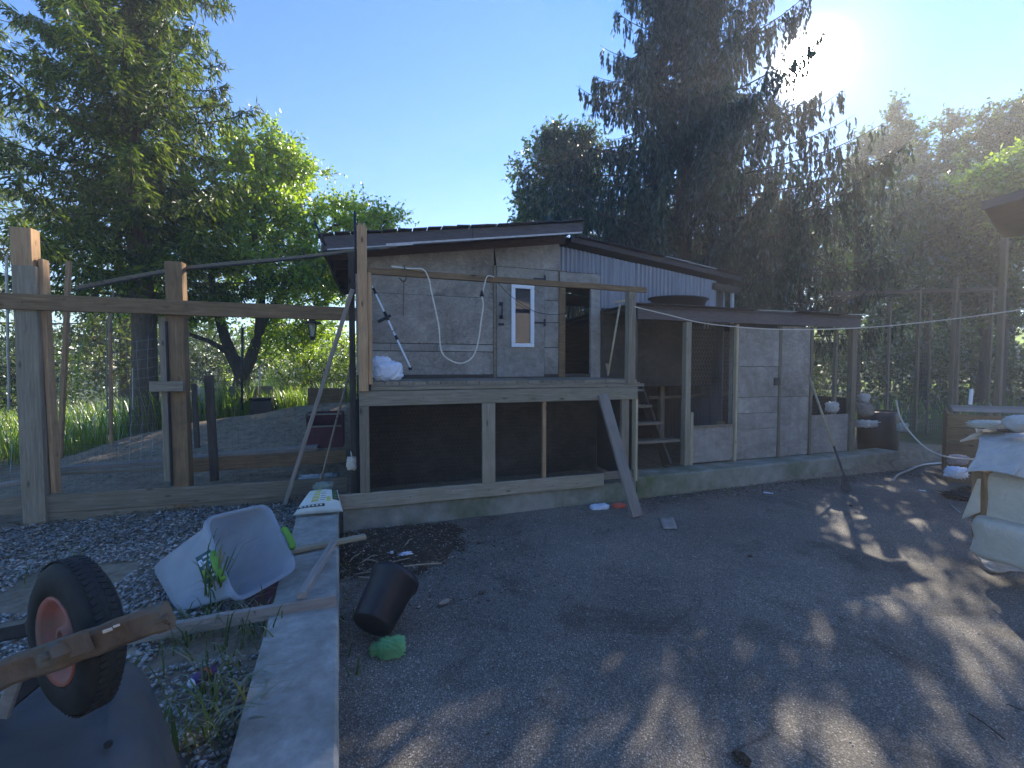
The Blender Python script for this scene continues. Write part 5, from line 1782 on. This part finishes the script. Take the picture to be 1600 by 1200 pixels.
# shrubs and hedge behind the run
for i, (x, y, dist, rx, rz, lb) in enumerate(((480, 560, 12.0, 1.9, 1.0, 'dense light green shrub filling the view behind the lantern'), (560, 575, 12.5, 1.7, .9, 'light green shrub directly behind the deck corner'), (350, 560, 13.0, 1.6, .9, 'dark green shrub under the apple tree branches'),
                                              (20, 590, 8.8, 1.0, .9, 'broad leaved bush at the far left edge behind the post'))):
    c = atD(x, y, dist); g0 = Vector((c.x, c.y, .35))
    t = thing('shrub', lb, 'shrub', g0)
    broadleaf(t, g0, [([g0, (g0 + c) / 2 + V(.1, 0, 0), c], .05, .015), ([g0, (g0 + c) / 2 + V(-.5, .1, 0), c + V(-rx * .5, 0, 0)], .035, .01), ([g0, (g0 + c) / 2 + V(.5, .1, 0), c + V(rx * .5, 0, 0)], .035, .01)],
              [(c, (rx, 1.0, rz), 2), (c - V(0, 0, rz * .5), (rx * 1.1, 1.1, rz * .7), 1)], 150, 8, .34, 9, .07, .035, M['apple'] if i in (0, 1) else M['green'], M['bark_dark'], up=.4, shell=.55)

# trees left of and behind the spruce
c = atD(858, 560, 15); g0 = Vector((c.x, c.y, .3))
t = thing('leafy_tree', 'dark leafy tree showing to the left of the spruce above the shed roof', 'tree', g0)
e = [(atD(870, 290, 15), (1.5, 1.4, 2.2), 3), (atD(872, 235, 15), (.7, .7, .8), 1.0), (atD(912, 265, 15), (.8, .8, 1.3), 1.2), (atD(835, 330, 15), (.8,.8,.8), .7), (atD(880, 420, 15), (1.5, 1.4, 1.7), 1.4)]
broadleaf(t, g0, [([g0, atD(870, 430, 15), atD(872, 300, 15), atD(872, 230, 15)], .25, .03), ([atD(870, 430, 15), atD(835, 340, 15)], .1, .02)], e, 460, 8, .45, 9, .13, .075, M['green'], M['bark_dark'], up=.4, shell=.6)

# small open tree right of the shed
g0 = atD(1337, 560, 14); g0.z = .1
t = thing('young_tree', 'open young tree with bare looking limbs and sky showing through', 'tree', g0)
f = lambda x, y, dd=14: atD(x, y, dd)
limbs = [([g0, f(1336, 500), f(1338, 440), f(1340, 380), f(1338, 310), f(1345, 260)], .15, .03)]
for (a, b_, c, d) in (((1338, 455), (1310, 420), (1280, 405), (1245, 392)), ((1338, 420), (1365, 385), (1390, 350), (1415, 330)), ((1340, 400), (1315, 360), (1290, 330), (1262, 320)), ((1340, 370), (1360, 330), (1372, 290), (1385, 262)),
                      ((1337, 470), (1370, 440), (1400, 425), (1425, 410)), ((1339, 350), (1325, 310), (1312, 285), (1300, 262)), ((1336, 490), (1305, 470), (1275, 455), (1240, 440))):
    limbs.append(([f(*a), f(*b_, 13.8), f(*c, 13.6), f(*d, 13.6)], .05, .012))
broadleaf(t, g0, limbs, [(f(1335, 375), (2.2, 1.5, 2.0), 3), (f(1280, 450), (1.3, 1.0, .7), 1), (f(1400, 430), (1.2, 1.0, .8), 1)], 170, 6, .42, 8, .11, .055, M['green'], M['bark_dark'], up=.3, shell=.55, br=.012)

# row of tall trees behind
for i, (x, yt, dist, rw, lb) in enumerate(((1332, 205, 23, 1.3, 'leftmost narrow topped tree of the row behind the young tree'), (1386, 158, 23, 1.35, 'tallest narrow topped tree of the row behind the run'), (1432, 205, 24, 1.1, 'shorter pointed tree between the two tallest in the row'),
                                          (1472, 172, 24, 1.3, 'pointed tree right of the middle in the row behind the run'), (1524, 210, 25, 1.2, 'slim pointed tree above the canopy roof edge'))):
    g0 = atD(x, 560, dist); g0.z = .3
    top = atD(x, yt, dist); hh = top.z
    t = thing('poplar_tree', lb, 'tree', g0, None)
    mid = Vector((g0.x, g0.y, hh * .6))
    e = [(Vector((g0.x, g0.y, hh * .86)), (rw * .55, rw * .55, hh * .14), 1.0), (Vector((g0.x + .2, g0.y, hh * .66)), (rw * 1.0, rw, hh * .18), 1.7), (Vector((g0.x - .2, g0.y, hh * .42)), (rw * 1.35, rw * 1.2, hh * .20), 1.9), (Vector((g0.x, g0.y, hh * .2)), (rw * 1.3, rw * 1.2, hh * .14), 1.1)]
    broadleaf(t, g0, [([g0, Vector((g0.x + .1, g0.y, hh * .3)), mid, top - V(0, 0, .6)], .2, .02)], e, 230, 8, .75, 9, .21, .12, M['green'], M['bark_dark'], up=.9, shell=.6, wind=(.25, 0, 0))
for i, (x, y, dist, rx, rz, lb, mt) in enumerate(((1590, 235, 19, 2.6, 2.0, 'broad dark tree in the upper right corner above the canopy', 'green'), (1575, 300, 15, 1.6, 1.1, 'light green leafy tree just above the canopy edge', 'apple'),
                                          (1450, 380, 17, 3.0, 2.2, 'dense dark tree filling the view behind the netted run', 'green'), (1540, 420, 16, 2.3, 1.8, 'dense tree below the canopy roof at the right edge', 'green'),
                                          (1215, 400, 18, 2.4, 2.0, 'leafy tree glimpsed under the right side of the spruce', 'green'), (1110, 440, 20, 2.6, 2.0, 'yellow green tree glimpsed between the lowest spruce branches', 'apple'),
                                          (985, 400, 19, 2.6, 2.4, 'leafy tree behind the corrugated gable under the spruce', 'green'))):
    c = atD(x, y, dist); g0 = Vector((c.x, c.y, .3))
    t = thing('leafy_tree', lb, 'tree', g0)
    broadleaf(t, g0, [([g0, (g0 + c) / 2 + V(.15, 0, 0), c], .16, .04), ([(g0 + c) / 2, c + V(-rx * .5, 0, rz * .3)], .07, .02), ([(g0 + c) / 2, c + V(rx * .5, 0, rz * .3)], .07, .02)],
              [(c, (rx, rx * .7, rz), 3), (c + V(.6, 0, rz * .5), (rx * .5, rx * .5, rz * .7), 1), (c - V(0, 0, rz * .8), (rx * .8, rx * .6, rz * .7), .8)], 270, 8, .55, 9, .17, .09, M[mt], M['bark_dark'], up=.4, shell=.55)


# hedge and far treeline: one mass of foliage each
def mass(name, label, cat, pts_fn, n, ll, lw, mat, origin):
    C = pts_fn(n)
    D = rng.normal(size=(n, 3)) + np.array([0, 0, .4])
    o = leaves(name, C, D, ll * rng.uniform(.6, 1.4, n), lw * rng.uniform(.7, 1.3, n), mat, None, origin, kind='stuff')
    tag(o, label, cat)
    return o


def hedge_pts(a, b_, depth, h, z0=.1):
    a = np.array(a[:2]); b_ = np.array(b_[:2])
    def fn(n):
        u = rng.uniform(0, 1, n); w_ = rng.normal(size=n) * depth
        p = a + (b_ - a) * u[:, None]; dn = (b_ - a) / np.linalg.norm(b_ - a)
        p = p + np.stack([-dn[1], dn[0]], -1) * w_[:, None]
        hh = h * (1 + .22 * vnoise(p[:, 0], p[:, 1], 2.2, 8) + .12 * vnoise(p[:, 0], p[:, 1], .7, 9))
        z = z0 + hh * rng.uniform(0, 1, n) ** .75
        return np.stack([p[:, 0], p[:, 1], z], -1)
    return fn


mass('hedge_foliage', 'dark clipped hedge mass running behind the netted run', 'hedge', hedge_pts(c2s(8, 20, 0), c2s(30, 15, 0), .8, 2.3), 26000, .16, .10, M['hedge'], (14, 14, 0))
mass('hedge_foliage', 'tangled undergrowth mass behind the shed under the spruce', 'undergrowth', hedge_pts(c2s(-1, 17, 0), c2s(12, 18, 0), 1.2, 2.6), 20000, .17, .10, M['hedge'], (8, 14, 0))
mass('far_treeline', 'far sunlit treeline beyond the field at the right', 'treeline', hedge_pts(c2s(-30, 75, 0), c2s(80, 55, 0), 2.5, 6.0), 11000, 1.2, .8, M['apple'], (30, 60, 0))
mass('undergrowth_foliage', 'green undergrowth mass behind the cedars at the left', 'undergrowth', hedge_pts(c2s(-22, 16, 0), c2s(-2, 19, 0), 1.2, 2.6), 18000, .18, .10, M['green'], (-8, 12, 0))


# ------------------------------------------------------------------ grass
def grass(name, label, xy, hmin, hmax, w_, mat=None, lean=.35):
    n = len(xy)
    z = ground_h(xy[:, 0], xy[:, 1]) - .01
    b_ = np.stack([xy[:, 0], xy[:, 1], z], -1)
    h = rng.uniform(hmin, hmax, n); a = rng.uniform(0, 6.28, n)
    d = np.stack([np.cos(a), np.sin(a), np.zeros(n)], -1); s = np.stack([-np.sin(a), np.cos(a), np.zeros(n)], -1)
    ln_ = lean * rng.uniform(.3, 1.6, n)
    up_ = np.array([0, 0, 1.0])
    W_ = w_ * rng.uniform(.6, 1.3, n)
    m1 = b_ + up_ * (h * .5)[:, None] + d * (h * ln_ * .25)[:, None]
    m2 = b_ + up_ * (h * .85)[:, None] + d * (h * ln_ * .7)[:, None]
    tp = b_ + up_ * (h * (1 - .2 * ln_))[:, None] + d * (h * ln_ * 1.25)[:, None]
    v = np.stack([b_ - s * W_[:, None] * .4, b_ + s * W_[:, None] * .4, m1 - s * W_[:, None] * .5, m1 + s * W_[:, None] * .5, m2 - s * W_[:, None] * .35, m2 + s * W_[:, None] * .35, tp - s * .0006, tp + s * .0006], 1)
    i = (np.arange(n) * 8)[:, None]
    q_ = np.concatenate([i + np.array([0, 1, 3, 2]), i + np.array([2, 3, 5, 4]), i + np.array([4, 5, 7, 6])])
    o = np_mesh(name, v.reshape(-1, 3), q_, mat or M['grass'], None, (float(xy[:, 0].mean()), float(xy[:, 1].mean()), 0), kind='stuff')
    o['label'] = label; o['category'] = 'grass'
    return o


def region(n, x0, x1, y0, y1, keep):
    p = np.stack([rng.uniform(x0, x1, n), rng.uniform(y0, y1, n)], -1)
    return p[keep(p[:, 0], p[:, 1])]


p = region(42000, -13, -2.2, 5.6, 13, lambda x, y: ((y > 8.9 + .3 * np.sin(x * 2)) | (x < -4.9 + .35 * np.sin(y * 3) - (8.5 - y) * .15)) & (vnoise(x, y, .5, 12) > -.55))
grass('tall_grass', 'tall sunlit grass growing beyond the soil run at the left', p, .25, .85, .013)
p = region(16000, -3, 2, 9.2, 14, lambda x, y: vnoise(x, y, .6, 13) > -.2)
grass('tall_grass', 'grass growing behind the run below the shrubs', p, .15, .5, .012)
p = region(4500, 7.5, 40, 8, 30, lambda x, y: x > 7.5)
grass('rough_grass', 'rough grass on the ground beyond the netted run', p, .1, .4, .035)
# clumps by the wheelbarrow and along the wall
cl = []
for (x, y, n, s_) in ((335, 955, 26, .05), (372, 950, 20, .05), (345, 985, 55, .12), (300, 990, 40, .10), (395, 990, 30, .08), (60, 900, 26, .12), (350, 1030, 30, .10), (335, 1100, 70, .07), (320, 1160, 70, .07), (540, 880, 0, .03)):
    c = atZ(x, y, .15); cl.append((c, n, s_))
tall = np.concatenate([np.stack([c.x + rng.normal(size=n) * s_, c.y + rng.normal(size=n) * s_], -1) for c, n, s_ in cl[2:9]])
grass('weed_tuft', 'low tangled weeds growing between the wheelbarrow and the concrete wall', tall, .05, .2, .008, M['weeds'], lean=.9)
tall = np.concatenate([np.stack([c.x + rng.normal(size=n) * s_ * .6, c.y + rng.normal(size=n) * s_ * .6], -1) for c, n, s_ in cl[:2]])
grass('grass_tuft', 'tall seeding grass stalks in front of the frosted tote', tall[:17], .22, .48, .012, M['weeds'], lean=.45)
c = atZ(545, 860, 0)
p = np.stack([wall_x(np.linspace(2.2, 4.3, 260)) + .03 + np.abs(rng.normal(size=260)) * .05, np.linspace(2.2, 4.3, 260)], -1)
grass('wall_weeds', 'low weeds along the asphalt side of the pale concrete wall', p[::2], .04, .14, .009, M['weeds'], lean=.8)


# ------------------------------------------------------------------ gravel, litter, twigs
def stones(name, label, cat, xy, zf, smin, smax, mat, flat=.6, kind='stuff', octa=False):
    n = len(xy)
    ph = (1 + 5 ** .5) / 2
    ico = norm(np.array([(-1, ph, 0), (1, ph, 0), (-1, -ph, 0), (1, -ph, 0), (0, -1, ph), (0, 1, ph), (0, -1, -ph), (0, 1, -ph), (ph, 0, -1), (ph, 0, 1), (-ph, 0, -1), (-ph, 0, 1)], float))
    tri = np.array([(0, 11, 5), (0, 5, 1), (0, 1, 7), (0, 7, 10), (0, 10, 11), (1, 5, 9), (5, 11, 4), (11, 10, 2), (10, 7, 6), (7, 1, 8), (3, 9, 4), (3, 4, 2), (3, 2, 6), (3, 6, 8), (3, 8, 9), (4, 9, 5), (2, 4, 11), (6, 2, 10), (8, 6, 7), (9, 8, 1)])
    if octa:
        ico = norm(np.array([(1, .2, .1), (.1, 1, -.2), (-1, .1, .2), (-.1, -1, 0), (.2, -.1, 1), (0, .1, -1)], float))
        tri = np.array([(0, 1, 4), (1, 2, 4), (2, 3, 4), (3, 0, 4), (1, 0, 5), (2, 1, 5), (3, 2, 5), (0, 3, 5)])
    m_ = len(ico)
    s = (smin + (smax - smin) * rng.uniform(0, 1, n) ** 2)
    sc = np.stack([s * rng.uniform(.7, 1.3, n), s * rng.uniform(.6, 1.1, n), s * flat * rng.uniform(.6, 1.2, n)], -1)
    v = ico[None] * sc[:, None] * rng.uniform(.75, 1.25, (n, m_, 1))
    a = rng.uniform(0, 6.28, n); ca, sa = np.cos(a)[:, None], np.sin(a)[:, None]
    b_ = rng.normal(size=n) * .4; cb_, sb_ = np.cos(b_)[:, None], np.sin(b_)[:, None]
    x = v[..., 0]; y = v[..., 1]; z = v[..., 2]
    x, z = x * cb_ - z * sb_, x * sb_ + z * cb_
    x, y = x * ca - y * sa, x * sa + y * ca
    v = np.stack([x + xy[:, :1], y + xy[:, 1:], z + zf(xy)[:, None]], -1)
    q_ = (np.arange(n) * m_)[:, None, None] + tri[None]
    o = np_mesh(name, v.reshape(-1, 3), q_.reshape(-1, 3), mat, None, (float(xy[:, 0].mean()), float(xy[:, 1].mean()), 0), kind=kind)
    tag(o, label, cat)
    return o


gz_ = lambda p_: ground_h(p_[:, 0], p_[:, 1]) + .006
p = region(46000, -4.6, -.3, 1.3, 5.15, lambda x, y: (x < wall_x(y) - .36) & (x > -y * .95 - .3) & (vnoise(x, y, .4, 15) > -.75))
stones('gravel', 'loose grey gravel covering the ground left of the concrete wall', 'gravel', p, lambda q_: gz_(q_) + rng.uniform(0, .016, len(q_)), .006, .021, M['gravel'], octa=True)


def chips(name, label, xy, zf, L, W_, mat, lift=.01):
    n = len(xy)
    C = np.stack([xy[:, 0], xy[:, 1], zf + rng.uniform(0, lift, n)], -1)
    a = rng.uniform(0, 6.28, n)
    D = np.stack([np.cos(a), np.sin(a), rng.normal(size=n) * .12], -1)
    nr_ = np.stack([rng.normal(size=n) * .3, rng.normal(size=n) * .3, np.ones(n)], -1)
    # leaf-like chips lying flat
    S_ = norm(np.cross(D, nr_))
    o = leaves(name, C, D, L * rng.uniform(.4, 1.5, n), W_ * rng.uniform(.5, 1.4, n), mat, None, (float(xy[:, 0].mean()), float(xy[:, 1].mean()), 0), kind='stuff', nrm=nr_)
    tag(o, label, 'litter')
    return o


# mulch heap against the wall corner, a low mound of its own
mc = atZ(640, 868, 0)
mx, my = np.meshgrid(np.linspace(-.34, 1.25, 70), np.linspace(2.9, 4.46, 70))


def mulch_h(x, y):
    d_1 = ((x - .18) / .62) ** 2 + ((y - 3.98) / .62) ** 2
    e_ = np.clip(1.05 - d_1 + .35 * vnoise(x, y, .16, 20) + .2 * vnoise(x, y, .06, 21), 0, 1)
    return e_


mz = -.012 + .05 * mulch_h(mx, my) + .006 * vnoise(mx, my, .05, 22) * (mulch_h(mx, my) > 0)
idx = np.arange(4900).reshape(70, 70)
q = np.stack([idx[:-1, :-1], idx[:-1, 1:], idx[1:, 1:], idx[1:, :-1]], -1).reshape(-1, 4)
mu = np_mesh('mulch_heap', np.stack([mx, my, mz], -1).reshape(-1, 3), q, soil_mat('dark_mulch', (.03, .022, .016), (.06, .045, .032), (.11, .085, .06), 22), None, (.4, 3.9, 0), kind='stuff')
tag(mu, 'low patch of dark mulch and dirt on the asphalt in the wall corner', 'mulch')
p = region(9000, -.30, 1.35, 2.8, 4.44, lambda x, y: (x > wall_x(y) + .02) & (mulch_h(x, y) + rng.uniform(-.1, .12, len(x)) > .08))
chips('mulch_chips', 'brown bark chips scattered over the dirt patch in the wall corner', p, np.maximum(.004, -.010 + .05 * mulch_h(p[:, 0], p[:, 1])), .028, .011, M['chips'])
p = region(6500, .0, 8, .9, 4.4, lambda x, y: (x > wall_x(y) + .05) & (rng.uniform(0, 1, len(x)) < np.clip((y - 1.2) / 3.5, .1, 1) * (.35 + .65 * (vnoise(x, y, .5, 25) > .1))))
chips('yard_litter', 'dry needles and crumbs scattered over the asphalt', p, .004 + yard_h(p[:, 0], p[:, 1]), .026, .006, M['chips'], .003)
p = region(1500, -.1, 5, .9, 4.4, lambda x, y: (x > wall_x(y) + .03))
stones('yard_grit', 'small pale stones strewn over the asphalt', 'grit', p, lambda q_: .002 + yard_h(q_[:, 0], q_[:, 1]), .0018, .0055, M['gravel'])
p = region(6500, 3, 7.6, 4.15, 4.6, lambda x, y: rng.uniform(0, 1, len(x)) < np.clip((y - 4.1) / .5, 0, 1) * .6)
chips('wall_foot_litter', 'dry leaf litter along the foot of the mossy wall', p, .005 + yard_h(p[:, 0], p[:, 1]), .034, .015, M['chips'], .008)
p = region(5200, -3.8, -.4, 4.85, 8.4, lambda x, y: vnoise(x, y, .3, 27) > -.3)
chips('run_litter', 'straw and chips scattered over the soil of the run', p, ground_h(p[:, 0], p[:, 1]) + .006, .045, .010, M['chips'], .01)
p = region(2500, -3.8, -.4, 4.2, 5.2, lambda x, y: x < wall_x(y) - .36)
chips('fence_litter', 'dry leaves gathered in front of the low fence board', p, ground_h(p[:, 0], p[:, 1]) + .02, .04, .016, M['chips'], .02)

t = thing('twig_pile', 'pale bare twigs lying on the dirt patch in the wall corner', 'twigs', atZ(610, 880, 0))
for (x0, y0, x1, y1, r_) in ((552, 898, 690, 880, .007), (566, 874, 612, 886, .006), (560, 902, 585, 906, .010), (562, 880, 590, 868, .005), (628, 858, 645, 842, .006), (572, 892, 640, 872, .004), (546, 878, 566, 862, .004)):
    a = atZ(x0, y0, .03); b_ = atZ(x1, y1, .035)
    tube('twig', spline([a, a.lerp(b_, .35) + V(0, random.uniform(-.02, .02), .01), a.lerp(b_, .7) + V(0, random.uniform(-.02, .02), .012), b_], 8), r_, M['twig'], t, 5)
t = thing('bone_scrap', 'crumpled white plastic scrap on the dirt patch', 'scrap', atZ(632, 868, 0))
crumple('scrap', atZ(634, 865, .05), (.06, .025, .012), M['white_bag'], t, .3, 14, 91, folds=8)
crumple('scrap', atZ(612, 863, .05), (.02, .02, .012), M['white_bag'], t, .3, 10, 92, folds=8)
t = thing('dry_leaf', 'curled dry leaf on the asphalt right of the pot', 'leaf', atZ(695, 938, 0))
sheet('blade', lambda u, v: atZ(684 + 22 * u, 944 - 8 * u + 8 * (v - .5) * math.sin(3.14 * u), .012 + .015 * abs(v - .5)), 8, 4, M['twig'], t, .002)
t = thing('thin_stick', 'thin dark stick lying on the sunlit asphalt at the lower right', 'stick', atZ(1540, 1140, 0))
tube('stick', spline([atZ(1514, 1115, .01), atZ(1538, 1130, .014), atZ(1570, 1155, .01)], 10), .0035, M['bark_dark'], t, 5)
t = thing('thin_stick', 'short dark stick near the lower right corner', 'stick', atZ(1590, 1105, 0))
tube('stick', spline([atZ(1573, 1100, .01), atZ(1586, 1105, .012), atZ(1610, 1114, .01)], 8), .003, M['bark_dark'], t, 5)
for (x, y, lb) in ((748, 848, 'small dark clod just right of the mulch patch'), (752, 926, 'small dark clod on the open asphalt right of the dry leaf'), (1330, 790, 'small dark clod below the foot of the long shovel'), (1172, 868, 'small dark clod alone on the asphalt below the coop door')):
    t = thing('dirt_clod', lb, 'clod', atZ(x, y, 0), 'dark clods on the asphalt')
    crumple('clod', atZ(x, y, .01), (.022, .016, .012), M['dark_wood'], t, .2, 8, x)

# ------------------------------------------------------------------ added haze, standing in for lens glare
def glare_haze():
    m, nt, out = new_mat('glare_veil')
    pv = nt.nodes.new('ShaderNodeVolumePrincipled')
    pv.inputs['Color'].default_value = (1.0, .965, .945, 1)
    pv.inputs['Density'].default_value = .0048
    pv.inputs['Anisotropy'].default_value = .35
    nt.links.new(pv.outputs[0], out.inputs['Volume'])
    vs = [(x, y, z) for x in (-120, 120) for y in (-120, 120) for z in (-1.5, 26)]
    fs = [(0, 1, 3, 2), (4, 6, 7, 5), (0, 4, 5, 1), (2, 3, 7, 6), (0, 2, 6, 4), (1, 5, 7, 3)]
    o = mesh('glare_haze', vs, fs, m, None, centre=False, kind='stuff')


glare_haze()
